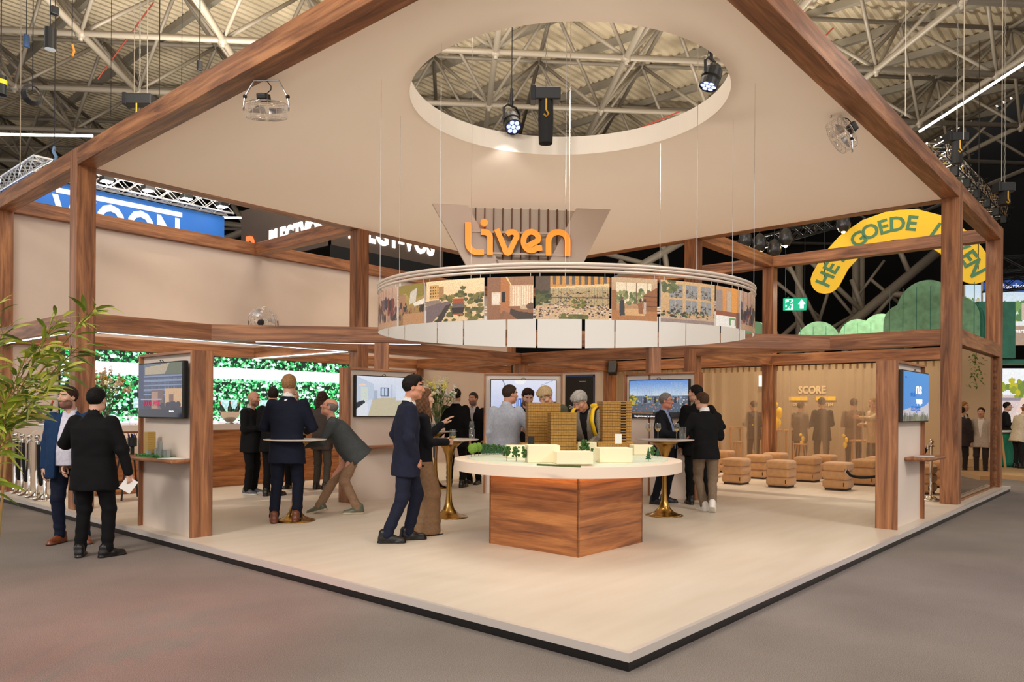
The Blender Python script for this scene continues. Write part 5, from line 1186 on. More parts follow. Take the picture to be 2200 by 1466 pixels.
# stand across the aisle that shows in the bronze glass
struct(MB().box(23,23.1,-9,-1.25,0,4.2).build('wall_aisle',mat('aisle stand wall',(214,192,160),.7)))
for i in range(5):
    o=empty('hanging_plant',(22.4,-1.7-.75*i,2.9),['first','second','third','fourth','fifth'][i]+' green plant bundle mirrored in the bronze glass pane','plant','green plants hanging from the aisle stand'); b=MB(); rn=random.Random(i)
    for k in range(90):
        c=Vector((rn.gauss(0,.18),rn.gauss(0,.1),rn.uniform(-.6,.4))); d=Vector((rn.uniform(-1,1),rn.uniform(-1,1),rn.uniform(-1.2,.2)))*.12; s2=d.cross(UP).normalized()*.03; b.add([c,c+d*.5+s2,c+d,c+d*.5-s2],[(0,1,2,3)])
    b.build('foliage',LEAF,o); MB().tube([(0,0,.3),(0,0,1.3)],.01,5).build('cord',BLACK,o)
# ================================================================= bamboo in the left foreground
def bamboo():
    o=empty('bamboo_plant',(-3.4,2.6,0),'leafy bamboo reaching into the picture at the left edge','plant'); rn=random.Random(21); base=Vector((-3.4,2.6,0))
    st=MB();lv=MB()
    stems=[]
    for (px,py,D,bx,by) in ((15,700,3.7,-60,1000),(60,760,3.5,-40,1000),(125,690,3.55,-20,980),(205,660,3.6,10,900),(130,800,3.4,-30,1000),(40,830,3.3,-60,1050),(-10,650,3.6,-80,1000),(10,900,3.3,-60,1100),(75,860,3.35,-40,1040),(180,735,3.5,20,900),(100,720,3.45,-20,960)):
        tip=atd(px,py,D)-base; root=atd(bx,by,D+.15)-base; g=Vector((root.x*.9,root.y*.9,0))
        mid=(root+tip)/2+Vector((rn.uniform(-.06,.06),rn.uniform(-.06,.06),.08)); pts=[]
        for k in range(9):
            t=k/8; pts.append(root*(1-t)**2+mid*2*t*(1-t)+tip*t*t)
        st.tube([g,root],.006,6); st.tube(pts,[.0055-.0045*k/8 for k in range(9)],6); stems.append(pts)
    for pts in stems:
        for k in range(40):
            t=rn.uniform(.2,1.0); i=min(7,int(t*8)); p=pts[i].lerp(pts[i+1],t*8-i); 
            dr=(pts[i+1]-pts[i]).normalized(); d=(dr*rn.uniform(.3,1.2)+Vector((rn.uniform(-1,1),rn.uniform(-1,1),rn.uniform(-.8,.55)))*.8).normalized(); L=rn.uniform(.07,.145); w=L*rn.uniform(.065,.1)
            q=p+d*rn.uniform(.01,.05); st.tube([p,q],.0012,4); s_=d.cross(Vector((rn.uniform(-1,1),rn.uniform(-1,1),rn.uniform(.2,1)))).normalized(); n_=d.cross(s_)
            vs=[];
            for j,(tt,ww) in enumerate(((0,.12),(.2,.8),(.45,1),(.75,.6),(1,.02))):
                c=q+d*(L*tt)-UP*(L*.35*tt*tt); vs+=[c-s_*w*ww,c+n_*w*.22*ww*-1,c+s_*w*ww]
            lv.add(vs,[(3*j+a,3*j+a+1,3*j+a+4,3*j+a+3) for j in range(4) for a in (0,1)])
    st.build('stem',STEM,o,smooth=True)
    m,nt,b=nmat('bamboo leaf'); N=nt.nodes;tc=N.new('ShaderNodeTexCoord');n=N.new('ShaderNodeTexNoise');n.inputs['Scale'].default_value=6;nt.links.new(tc.outputs['Object'],n.inputs['Vector']);r=N.new('ShaderNodeValToRGB');r.color_ramp.elements[0].position=.35;r.color_ramp.elements[1].position=.65
    r.color_ramp.elements[0].color=(*lin((66,98,30)),1);r.color_ramp.elements[1].color=(*lin((150,172,48)),1);nt.links.new(n.outputs['Fac'],r.inputs['Fac']);nt.links.new(r.outputs['Color'],b.inputs['Base Color']);b.inputs['Roughness'].default_value=.5
    lv.build('foliage',m,o,smooth=True)
bamboo()
# ================================================================= people: distance fields meshed with surface nets
def snet(F,org,h):
    S=F<0; nx,ny,nz=F.shape
    acc=np.zeros((nx-1,ny-1,nz-1,3),np.float32); cnt=np.zeros((nx-1,ny-1,nz-1),np.float32)
    edges=[]
    for ax in range(3):
        a=[slice(None)]*3;b=[slice(None)]*3; a[ax]=slice(0,-1); b[ax]=slice(1,None)
        cr=S[tuple(a)]!=S[tuple(b)]; idx=np.argwhere(cr)
        if len(idx)==0: edges.append((idx,None)); continue
        f0=F[tuple(a)][cr]; f1=F[tuple(b)][cr]; t=f0/(f0-f1)
        P=idx.astype(np.float32); P[:,ax]+=t
        o=[k for k in range(3) if k!=ax]
        for da in (0,-1):
            for db in (0,-1):
                c=idx.copy(); c[:,o[0]]+=da; c[:,o[1]]+=db
                ok=(c>=0).all(1)&(c[:,0]<nx-1)&(c[:,1]<ny-1)&(c[:,2]<nz-1)
                c=c[ok]; np.add.at(acc,(c[:,0],c[:,1],c[:,2]),P[ok]); np.add.at(cnt,(c[:,0],c[:,1],c[:,2]),1)
        edges.append((idx,S[tuple(a)][cr]))
    m=cnt>0; ids=-np.ones(m.shape,np.int64); ids[m]=np.arange(m.sum())
    V=acc[m]/cnt[m][:,None]*h+np.asarray(org,np.float32)
    quads=[]
    for ax in range(3):
        idx,s=edges[ax]
        if s is None: continue
        o=[k for k in range(3) if k!=ax]
        ok=(idx[:,o[0]]>0)&(idx[:,o[1]]>0)&(idx[:,o[0]]<m.shape[o[0]])&(idx[:,o[1]]<m.shape[o[1]])
        idx=idx[ok];s=s[ok]; q=[]
        for da,db in ((-1,-1),(0,-1),(0,0),(-1,0)):
            c=idx.copy(); c[:,o[0]]+=da;c[:,o[1]]+=db; q.append(ids[c[:,0],c[:,1],c[:,2]])
        q=np.stack(q,1); flip=s if ax!=1 else ~s
        q[~flip]=q[~flip][:,::-1]; quads.append(q)
    Q=np.concatenate(quads) if quads else np.zeros((0,4),int)
    return V,Q[(Q>=0).all(1)]
def vec(p): return np.asarray(p,np.float32)
def smin(a,b,k):
    if k<=0: return np.minimum(a,b)
    h=np.clip(.5+.5*(b-a)/k,0,1); return b*(1-h)+a*h-k*h*(1-h)
def smax(a,b,k): return -smin(-a,-b,k)
def caps(P,a,b,ra,rb):
    a=vec(a);b=vec(b);ab=b-a; d=P-a; t=np.clip((d@ab)/max(1e-9,float(ab@ab)),0,1)
    return np.linalg.norm(d-t[...,None]*ab,axis=-1)-(ra+(rb-ra)*t)
def ellip(P,c,r):
    q=(P-vec(c))/vec(r); k=np.linalg.norm(q,axis=-1); k2=np.linalg.norm(q/vec(r),axis=-1); return k*(k-1)/np.maximum(k2,1e-6)
def loft(P,sec):
    z=P[...,2]; zs=[s[0] for s in sec]
    rx=np.interp(z,zs,[s[1] for s in sec]);ry=np.interp(z,zs,[s[2] for s in sec]);yo=np.interp(z,zs,[s[3] if len(s)>3 else 0 for s in sec])
    y=(P[...,1]-yo); k=(np.abs(P[...,0]/rx)**2.4+np.abs(y/ry)**2.4)**(1/2.4)
    d=(k-1)*np.minimum(rx,ry)
    return np.maximum(d,np.maximum(zs[0]-z,z-zs[-1]))
def fold(P,amp,sx,sz,ph):
    return amp*(np.sin(P[...,0]*sx+np.sin(P[...,2]*sz*.7+ph)*1.7+ph)*np.sin(P[...,2]*sz+P[...,1]*sx*.6+np.sin(P[...,0]*9+ph)*1.3))
def gridpts(lo,hi,h):
    n=[int(math.ceil((hi[i]-lo[i])/h))+1 for i in range(3)]
    g=np.stack(np.meshgrid(*[lo[i]+h*np.arange(n[i],dtype=np.float32) for i in range(3)],indexing='ij'),-1); return g
def mesh_sdf(fn,lo,hi,h):
    lo=np.array(lo)-2*h; hi=np.array(hi)+2*h; G=gridpts(lo,hi,h); return snet(fn(G),lo,h)
def bobj(name,parts,mats,parent,midx=None):
    V=[];Q=[];M=[];o=0
    for (v,q,mi) in parts: V.append(v);Q.append(q+o);M.append(mi if not np.isscalar(mi) else np.full(len(q),mi));o+=len(v)
    V=np.concatenate(V);Q=np.concatenate(Q);M=np.concatenate(M)
    me=bpy.data.meshes.new(name); me.vertices.add(len(V)); me.vertices.foreach_set('co',V.astype(np.float32).ravel())
    me.loops.add(len(Q)*4); me.loops.foreach_set('vertex_index',Q.astype(np.int32).ravel()); me.polygons.add(len(Q)); me.polygons.foreach_set('loop_start',np.arange(len(Q),dtype=np.int32)*4); me.polygons.foreach_set('loop_total',np.full(len(Q),4,np.int32))
    for m in mats: me.materials.append(m)
    me.polygons.foreach_set('material_index',M.astype(np.int32)); me.polygons.foreach_set('use_smooth',np.ones(len(Q),bool)); me.update(calc_edges=True); me.validate()
    ob=bpy.data.objects.new(name,me); COL.objects.link(ob); ob.parent=parent; return ob
def rotm(rx=0,ry=0,rz=0):
    return np.array((Matrix.Rotation(rz,3,'Z')@Matrix.Rotation(ry,3,'Y')@Matrix.Rotation(rx,3,'X')),np.float32)
def nrm(v): v=np.asarray(v,np.float32); return v/np.linalg.norm(v)
SKIN=(206,160,136)
HAIRM={}
def hmat(c): return mat('hair %d %d %d'%c,c,.65,noise=.35,nscale=90,spec=.15)
def cloth(c,rough=.85,**k): return mat('cloth %d %d %d'%c,c,rough,sheen=.0,spec=.2,noise=.12,nscale=40,**k)
def two_link(a,b,l1,l2,pole):
    a=vec(a);b=vec(b);d=b-a;L=float(np.linalg.norm(d)); L2=min(L,(l1+l2)*.998); u=d/L
    x=(l1*l1-l2*l2+L2*L2)/(2*L2); hgt=math.sqrt(max(0,l1*l1-x*x)); p=vec(pole)-u*float(u@vec(pole)); p=p/np.linalg.norm(p); return a+u*x+p*hgt
def hand(wr,f,n,side,curl,s,spread=.0,h=.0048):
    """wr wrist, f along the hand, n palm normal, side +1 right hand / -1 left hand"""
    f=nrm(f); n=nrm(vec(n)-f*float(f@vec(n))); sd=np.cross(f,n)*side    # sd points to the thumb side
    seg=[]
    L=[(.040,.026,.022),(.046,.029,.023),(.043,.027,.023),(.033,.022,.020)]
    base=[.028,.009,-.010,-.027]
    for i in range(4):
        k=wr+(f*(.088-.006*abs(i-1.3))+sd*base[i])*s; m0=wr+(f*.012+sd*base[i]*.7)*s
        seg.append((m0,k,.0125*s,.0105*s)); p=k; ang=0; c=curl*(1+.08*i); sp=sd*base[i]*spread*4
        for j,l in enumerate(L[i]):
            ang+=c*[1.0,1.35,.9][j]; d=nrm(f*math.cos(ang)+n*math.sin(ang)+sp); q=p+d*l*s; seg.append((p,q,(.0092-.0009*j)*s,(.0086-.0011*j)*s)); p=q
    t0=wr+(f*.022+sd*.024+n*.006)*s; t1=t0+nrm(f*.75+sd*.6+n*(.25+.5*curl))*.040*s; t2=t1+nrm(f*.9+sd*(.25-.4*curl)+n*(.2+.7*curl))*.032*s; t3=t2+nrm(f*.9-sd*.3*curl+n*(.1+.6*curl))*.024*s
    seg+=[(t0,t1,.013*s,.0108*s),(t1,t2,.0105*s,.0095*s),(t2,t3,.0095*s,.008*s)]
    seg.append((wr-f*.06*s,wr+f*.02*s,.0245*s,.026*s))
    pts=np.array([q for g in seg for q in g[:2]]); lo=pts.min(0)-.016;hi=pts.max(0)+.016
    def fn(P):
        d=None
        pal=None
        for i,(a,b,ra,rb) in enumerate(seg):
            e=caps(P,a,b,ra,rb); d=e if d is None else smin(d,e,.006*s if i%4==0 or i>15 else .003*s)
        return d
    return mesh_sdf(fn,lo,hi,h)
def person(label,pos,face,H=1.8,yaw_off=0,skin=SKIN,hair=(40,30,24),hstyle='short',top='suit',topc=(22,24,34),botc=None,shirt=(226,226,230),shoe=(26,20,18),sole=None,lean=0,twist=0,
           feet=((-.1,0,0,.15),(.1,0,0,-.15)),arms=None,head=(0,0),belly=0,beard=None,vneck=True,hem=-.22,knee=None,hipx=0,vox=1.0,wide=0,glasses=False,bulk=1.0,legw=1.0,openj=0,group=None,tag_cat='person',bodyshift=0,pattern=None,shoulder=1.0):
    """face: 0 looks at the camera, 90 looks to the right of the picture, 180 shows the back"""
    a=math.radians(face); fv=-FW*math.cos(a)+RT*math.sin(a); rz=math.atan2(-fv.x,fv.y)
    root=empty('person',pos,label,tag_cat,group,rz=rz)
    s=H/1.80; botc=botc or topc; knee=knee or {}
    ank=.085*s
    F_=[np.array([f[0]*s,f[1]*s,ank+f[2]]) for f in feet]
    hipz=(.93)*s-min(.25,abs(F_[0][1]-F_[1][1])*.12)
    hip=np.array([hipx*s,bodyshift*s-math.sin(lean)*.10*s,hipz])
    T=rotm(rx=-lean)@rotm(rz=twist); ox=T@np.array([1,0,0.]);oz=T@np.array([0,0,1.]);oy=T@np.array([0,1.,0])
    tl=lambda p: hip+T@(np.array(p)*s)
    inv=lambda P: ((P-hip.astype(np.float32))@T.astype(np.float32))/np.float32(s)
    hips=[hip+np.array([-.095*s,0,-.03*s]),hip+np.array([.095*s,0,-.03*s])]
    legs=[]
    for i in range(2):
        ft=feet[i]; pole=knee.get(i,(math.sin(-ft[3])*.5,1,0)); k=two_link(hips[i],F_[i],.418*s,.402*s,pole); legs.append((hips[i],k,F_[i]))
    sh=[tl((-.178*shoulder,-.01,.45)),tl((.178*shoulder,-.01,.45))]
    arms=arms or ('down','down'); A=[];HN=[]
    lib={'down':((.18,.02,-1),(.05,.22,-1),(-1,0,0),.35),'bent':((.2,.1,-1),(-.35,.9,.1),(-.6,0,-.4),.7),'pocket':((.32,-.22,-1),(-.25,.35,-1),(-1,0,0),.5),'back':((.25,-.3,-1),(-.3,-.1,-1),(-1,0,0),.5)}
    for i in range(2):
        sg=-1 if i==0 else 1; q=arms[i]
        if isinstance(q,str): q=lib[q]
        mir=lambda v: np.array([v[0]*sg,v[1],v[2]],float)
        if len(q)==5: up,fo,pn,cu,_=q; mir=lambda v: np.array(v,float)
        else: up,fo,pn,cu=q
        u=nrm(T@mir(up)); e=sh[i]+u*.29*s; f=nrm(T@mir(fo)); w=e+f*.255*s; A.append((sh[i],e,w)); HN.append((w,f,T@mir(pn),cu))
    # ---- head frame
    nb=tl((0,.0,.50)); hy,hp_=head; Rh=rotm(rz=twist*.5+hy)@rotm(rx=-lean*.45-hp_)
    nk=nb+ (T@np.array([0,.012,.05])*.5+Rh@np.array([0,.02,.06])*.5)*s
    hc=nk+Rh@np.array([0,.03,.125])*s*.98
    hs=s*.98
    hinv=lambda P: ((P-hc.astype(np.float32))@Rh.astype(np.float32))/np.float32(hs)
    eyes=[np.array([-.031,.083,.014]),np.array([.031,.083,.014])]
    def headsdf(P):
        q=hinv(P); d=ellip(q,(0,-.012,.035),(.074,.096,.09)); d=smin(d,ellip(q,(0,.022,-.03),(.060,.072,.088)),.03); d=smin(d,ellip(q,(0,.058,-.092),(.03,.03,.026)),.03)
        for sx in (-1,1):
            d=smin(d,ellip(q,(sx*.045,.055,-.012),(.024,.03,.022)),.02); d=smin(d,ellip(q,(sx*.05,.015,-.07),(.022,.04,.03)),.02)
        d=smin(d,caps(q,(-.036,.079,.034),(.036,.079,.034),.012,.012),.014)
        for e in eyes: d=smax(d,-ellip(q,e+np.array([0,.019,.0]),(.019,.017,.011)),.012)
        for e in eyes: d=smin(d,ellip(q,e-np.array([0,.006,0]),(.0125,.012,.0095)),.003)
        d=smin(d,caps(q,(0,.088,.022),(0,.11,-.022),.008,.0135),.012)
        for sx in (-1,1): d=smin(d,ellip(q,(sx*.013,.098,-.026),(.008,.01,.008)),.006)
        d=smin(d,caps(q,(-.018,.088,-.0555),(.018,.088,-.0555),.0065,.0065),.006); d=smin(d,caps(q,(-.015,.087,-.067),(.015,.087,-.067),.0075,.0075),.006); d=smax(d,-caps(q,(-.02,.098,-.0612),(.02,.098,-.0612),.0028,.0028),.003)
        for sx in (-1,1):
            ear=ellip(q,(sx*.077,-.008,.0),(.011,.02,.031)); ear=smax(ear,-ellip(q,(sx*.087,-.002,.003),(.008,.01,.018)),.004); d=smin(d,ear,.006)
        d*=hs
        d=smin(d,caps(P,nb-oz*.05*s,hc+Rh@np.array([0,-.025,-.055])*hs,.062*s,.052*s),.03*s); return d
    if wide==0: pass
    lo=np.minimum(hc-.15*s,nb-.09*s);hi=hc+.16*s
    hv,hq=mesh_sdf(headsdf,lo,hi,.0058*vox)
    fc=hinv(hv[hq].mean(1)); mi=np.zeros(len(fc),int)
    def eyem(i): 
        e=eyes[i]; dd=fc-e; return (((dd[:,0])/.0125)**2+((dd[:,2])/.0062)**2<1)&(fc[:,1]>.07)
    em=eyem(0)|eyem(1); mi[em]=2
    for e in eyes:
        dd=fc-e; mi[em&(np.hypot(dd[:,0],dd[:,2])<.0056)]=3
        br=(np.abs(fc[:,2]-e[2]-.0225+np.abs(dd[:,0])*.12)<.005)&(np.abs(dd[:,0])<.021)&(fc[:,1]>.06); mi[br]=4
    lp=(np.abs(fc[:,0])<.0245)&(((np.abs(fc[:,2]+.0555)<.005))|((np.abs(fc[:,2]+.067)<.0062)))&(fc[:,1]>.082); mi[lp]=1
    if beard:
        bd=(fc[:,2]<-.035-.4*np.maximum(0,.03-fc[:,1])+.35*np.maximum(0,np.abs(fc[:,0])-.04))&(fc[:,1]>-.005)&(fc[:,2]>-.125)&~lp; mi[bd]=5
    parts=[(hv,hq,mi)]
    # ---- hidden body inside the clothes (neck to ankles) so that the figure is whole
    def core(P):
        q=inv(P); d=loft(q,[(-.1,.14,.09),(.0,.15,.1),(.15,.135,.085),(.32,.155,.1),(.44,.13,.075),(.5,.05,.05)])*s
        for (a_,k_,f_) in legs: d=smin(d,caps(P,a_,k_,.07*s,.05*s),.02); d=smin(d,caps(P,k_,f_,.048*s,.034*s),.02)
        for (a_,e_,w_) in A: d=smin(d,caps(P,a_,e_,.042*s,.036*s),.02); d=smin(d,caps(P,e_,w_,.034*s,.024*s),.02)
        return d
    allp=np.array([p for l in legs for p in l]+[p for q in A for p in q]+[nb,hip]); v,q=mesh_sdf(core,allp.min(0)-.16*s,allp.max(0)+.1*s,.022); parts.append((v,q,0))
    for i in range(2):
        w,f,n,c=HN[i]
        if c is None or c<0: continue
        v,q=hand(w,f,n,1 if i else -1,c,s*1.02,h=.005*max(1,vox*.9)); parts.append((v,q,0))
    sk=mat('skin %d %d %d'%skin,skin,.5,noise=.05,nscale=18)
    bobj('body',parts,[sk,mat('lips',(168,96,84),.45),mat('eye white',(226,218,210),.25),mat('iris',(44,32,26),.2),hmat(hair if hstyle!='bald' else (70,52,42)),mat('stubble %d'%sum(beard),beard,.7) if beard else sk],root)
    # ---- hair
    if hstyle!='bald':
        hn=float(sum(hair))
        def hairsdf(P):
            q=hinv(P); z=q[...,2];y=q[...,1];x=q[...,0]
            fl_=.05 if hstyle=='mop' else .074
            L=z-np.interp(y,[-.11,-.04,-.012,.0,.022,.045,.07],[-.078,-.068,-.02,.004,.004,.05,fl_])-.008*np.sin(x*140+hn)*(y>.03)
            T_={'short':.015,'quiff':.017,'mop':.022,'balding':.009,'long':.018}.get(hstyle,.014)
            if hstyle=='balding': L=np.minimum(L,.055-z-.25*np.maximum(0,y+.02)+.02)
            th=np.clip(L/.03,-.3,1.0)*T_
            if hstyle=='quiff': th=th+.020*np.exp(-((y-.055)/.05)**2-((z-.115)/.045)**2)*(L>0)
            if hstyle=='mop': th=th+.016*np.exp(-((y-.06)/.05)**2-((z-.08)/.05)**2)*(L>0)
            th=th*(1+.16*np.sin(x*130+np.sin(z*70+hn)*2+y*70)*np.sin(y*110+z*90+hn))
            d=ellip(q,(0,-.012,.035),(.0745,.0965,.0905))-th+.002
            if hstyle=='long':
                ln=ellip(q,(0,-.055,-.09),(.095,.062,.17)); ln=smin(ln,caps(q,(-.075,-.01,.0),(-.085,.02,-.19),.036,.044),.03); ln=smin(ln,caps(q,(.075,-.01,.0),(.085,.02,-.19),.036,.044),.03); d=smin(d,ln,.02); d=d+.006*np.sin(z*95+x*60+hn)*np.sin(x*80+y*95)
            return d*hs
        ext=.36 if hstyle=='long' else .13
        v,q=mesh_sdf(hairsdf,hc-np.array([.15,.17,ext])*s,hc+np.array([.15,.16,.17])*s,.0062*vox)
        if len(q): bobj('hair',[(v,q,0)],[hmat(hair)],root)
    if glasses:
        b=MB(); 
        for e in eyes: b.tube([hc+Rh@((e+np.array([.022*math.cos(t),.016,.016*math.sin(t)]))*1)*hs for t in [2*PI*k/14 for k in range(15)]],.0016,5,caps=False)
        b.tube([hc+Rh@np.array([-.009,.1,.016])*hs,hc+Rh@np.array([.009,.1,.016])*hs],.0016,5)
        for sx in (-1,1): b.tube([hc+Rh@np.array([sx*.053,.098,.018])*hs,hc+Rh@np.array([sx*.08,.0,.018])*hs],.0016,5)
        b.build('glasses',DARKM,root)
    # ---- trousers
    ph=float(pos[0])*3.1
    def trousers(P):
        d=None
        for i,(a_,k_,f_) in enumerate(legs):
            if legw<1.3:
                e=smin(caps(P,a_,k_,.098*s*bulk,.069*s*legw),caps(P,k_,f_+np.array([0,.0,-.005]),.067*s*legw,.056*s*legw),.03)
            else:
                e=smin(caps(P,a_,k_,.105*s,.098*s*legw*.72),caps(P,k_,f_-np.array([0,0,.035]),.098*s*legw*.72,.125*s*legw*.72),.03)
            e+=fold(P,.0035,26,30,ph+i)+ .004*np.sin(P[...,2]*46+P[...,0]*18+ph)*np.exp(-((P[...,2]-k_[2])/.09)**2)+ .004*np.sin(P[...,2]*70+ph)*np.exp(-((P[...,2]-.14)/.06)**2)
            e=np.maximum(e,(ank-(.045 if legw<1.3 else .07)*s+(feet[i][2]))-P[...,2]-.25*(P[...,1]-f_[1])*0)
            d=e if d is None else smin(d,e,.02)
        q=inv(P); pel=loft(q,[(-.1,.165*bulk,.115*bulk),(.0,.175*bulk,.12*bulk),(.12,.16*bulk,.112*bulk+belly*.5,belly*.3)])*s
        return np.maximum(smin(d,pel,.035),(q[...,2]-(hem+.06))*s)
    lp=np.array([p for l in legs for p in l]+[hip+oz*.12*s]); v,q=mesh_sdf(trousers,lp.min(0)-np.array([.16,.16,.05])*s*max(1,legw*.8),lp.max(0)+np.array([.17,.17,.02])*s,.0115*vox)
    bobj('trousers',[(v,q,0)],[cloth(botc)],root)
    # ---- shoes
    for i in range(2):
        f=feet[i]; c=F_[i]; yaw=f[3]; toe=np.array([math.sin(-yaw)*-1 if False else -math.sin(yaw),math.cos(yaw),0]); pit=f[4] if len(f)>4 else 0
        R=rotm(rz=yaw)@rotm(rx=-pit); o=c-np.array([0,0,ank])
        if pit: o=c-R@np.array([0,0,ank])
        def shoe_(P,R=R,o=o):
            q=((P-o.astype(np.float32))@R.astype(np.float32))/s
            d=caps(q,(0,-.05,.04),(0,.05,.045),.041,.042); d=smin(d,caps(q,(0,.05,.035),(.0,.155,.026),.045,.036),.03); d=smin(d,caps(q,(0,-.03,.06),(0,-.035,.10),.044,.046),.03)
            sl=np.maximum(smin(caps(q*np.float32([1,1,0])+np.float32([0,0,0]),(0,-.055,0),(0,.15,0),.042,.047),1,0),np.maximum(-q[...,2]-.0,q[...,2]-.024))
            d=np.maximum(d,-q[...,2]+.003); return smin(d,sl,.004)*s
        cc=o+R@np.array([0,.05,.05])*s; v,q=mesh_sdf(shoe_,cc-.17*s,cc+.17*s,.0075*vox)
        lc=((v[q].mean(1)-o)@R)/s; mi=(lc[:,2]<(.026 if sole else .012)).astype(int)
        bobj('shoe',[(v,q,mi)],[mat('shoe %d %d %d'%shoe,shoe,.35),mat('sole %d %d %d'%(sole or (20,18,17)),sole or (20,18,17),.6)],root)
    # ---- upper garment
    suit=top in('suit','blazer','jacket'); e0=.012 if suit else 0
    sec=[(hem,.205*bulk+e0,.145*bulk+belly*.5,.01+belly*.35),(-.06,.19*bulk+e0,.135*bulk+belly*.8,.01+belly*.5),(.10,.168*bulk+e0+belly*.25,.118*bulk+belly,.008+belly*.65),(.28,.188*bulk+e0,.128*bulk+belly*.4,belly*.25),(.40,.186*bulk*shoulder+e0,.115*bulk),(.46,.15*shoulder+e0,.088),(.505,.088+e0*.5,.070),(.545 if suit else .53,.066,.064)]
    def upper(P):
        q=inv(P); d=loft(q,sec)*s
        for i,(a_,e_,w_) in enumerate(A):
            b=smin(caps(P,a_,e_,.065*s*bulk+e0*.3,.055*s*bulk+e0*.3),caps(P,e_,w_-(w_-e_)/np.linalg.norm(w_-e_)*(.01 if suit else .02)*s,.056*s*bulk,.042*s+e0*.3),.02)
            b+=.005*np.sin(P[...,2]*60+P[...,1]*50+ph+i*2)*np.exp(-(np.linalg.norm(P-e_.astype(np.float32),axis=-1)/.11)**2)
            d=smin(d,b,.035*s)
        d+=fold(P,.0032,22,24,ph)
        # keep the neck open
        d=smax(d,-(caps(P,nb-oz*.01*s+oy*.012*s,nb+oz*.12*s+oy*.03*s,.058*s,.075*s)),.006)
        return d
    def front(P,w0,w1,zb):   # wedge open at the front: half width w0 at the neck, closing at height zb (torso frame)
        q=inv(P); t=np.clip((q[...,2]-zb)/(.5-zb),0,1); return np.maximum(np.abs(q[...,0])-(w0*t+w1*(1-t)),np.maximum(-q[...,1]-.0,zb-q[...,2]))
    up=np.array([p for q in A for p in q]+[tl((-.2,-.16-0,hem-.02)),tl((.2,.17+belly*1.6,hem-.02)),tl((0,.0,.56)),tl((-.24,.16,.4)),tl((.24,-.16,.4)),tl((0,.18+belly*1.7,.05))])
    lo=up.min(0)-.085*s;hi=up.max(0)+.085*s
    if suit:
        def jk(P):
            d=upper(P); 
            if vneck: d=smax(d,-front(P,.062,openj if openj else .002,-.02 if not openj else hem-.1),.004) if True else d
            return d
        v,q=mesh_sdf(jk,lo,hi,.0105*vox)
        o=bobj(top if top!='suit' else 'suit_jacket',[(v,q,0)],[pattern or cloth(topc)],root)
        def sh_(P):
            q=inv(P); d=loft(q,[(-.06,.150*bulk,.115*bulk+belly*.8,.01+belly*.5),(.1,.148*bulk,.105*bulk+belly,.008+belly*.65),(.28,.165*bulk,.118*bulk+belly*.4,belly*.25),(.42,.15,.1),(.48,.09,.078),(.54,.062,.066,.008)])*s-.001
            d=smax(d,-caps(P,nb-oz*.0*s+oy*.014*s,nb+oz*.12*s+oy*.03*s,.052*s,.066*s),.004)
            col=np.maximum(caps(P,nb+oz*.0*s+oy*.004*s,nb+oz*.052*s+oy*.008*s,.069*s,.066*s),-caps(P,nb-oz*.02*s+oy*.01*s,nb+oz*.12*s+oy*.02*s,.058*s,.061*s)); col=np.maximum(col,-front(P,.02,.0,.40))
            d=smin(d,col,.006)
            for i,(a_,e_,w_) in enumerate(A):
                if HN[i][3] is not None: u=(w_-e_)/np.linalg.norm(w_-e_); d=np.minimum(d,caps(P,w_-u*.05*s,w_+u*.004*s,.037*s,.036*s))
            return d
        if shirt is not None:
            v,q=mesh_sdf(sh_,lo,hi,.0095*vox); bobj('shirt',[(v,q,0)],[cloth(shirt)],root)
    else:
        v,q=mesh_sdf(upper,lo,hi,.0105*vox); bobj(top,[(v,q,0)],[pattern or cloth(topc)],root)
        if shirt is not None:
            def col_(P):
                c=np.maximum(caps(P,nb+oz*.0*s,nb+oz*.05*s+oy*.006*s,.071*s,.069*s),-caps(P,nb-oz*.03*s+oy*.01*s,nb+oz*.12*s+oy*.02*s,.059*s,.062*s)); return np.maximum(c,-front(P,.022,.0,.40))
            v,q=mesh_sdf(col_,nb-.11*s,nb+.13*s,.0075*vox)
            if len(q): bobj('collar',[(v,q,0)],[cloth(shirt)],root)
    root['_w']=0; del root['_w']
    return root,dict(A=A,HN=HN,hc=hc,nb=nb,tl=tl,s=s,rz=rz,Rh=Rh)
def gp(px,py,z=.105): v=onz(px,py,z); return (v.x,v.y,z)
def W_of(root,p): return Matrix.Translation(root.location)@Matrix.Rotation(root.rotation_euler.z,4,'Z')@Vector(p)
exec_people=True
def gd(px,D,z=.105): v=atd(px,882,D); return (v.x,v.y,z)
NAVY=(20,24,40);BLK_=(14,14,16);
# ---- the pair on the carpet at the left
person('man in blue blazer facing right on the carpet, half hidden by the man in black',gp(150,1166,0),12,1.80,top='blazer',topc=(26,52,86),botc=(24,30,48),shirt=(206,204,218),shoe=(120,62,36),hair=(52,38,30),hstyle='quiff',belly=.06,bulk=1.1,openj=.09,beard=(120,84,68),head=(-.5,.0),arms=((( -.5,.2,-1),(-.2,.4,-.9),(1,0,0),.4),'down'),feet=((-.16,.02,0,.5),(.1,0,0,-.3)),hem=-.2)
r,i_=person('man in black suit seen from behind on the carpet at the left',gp(200,1197,0),176,1.765,topc=BLK_,shirt=(20,20,22),hair=(18,16,16),bulk=1.12,shoulder=1.05,shoe=(20,18,18),feet=((-.14,-.0,0,.45),(.14,.02,0,-.5)),arms=(((.55,.25,-.75),(.1,.9,.25),(-1,0,0),.6),((.38,.1,-1),(.22,.12,-1),(-.8,.4,0),.6)),hem=-.24)
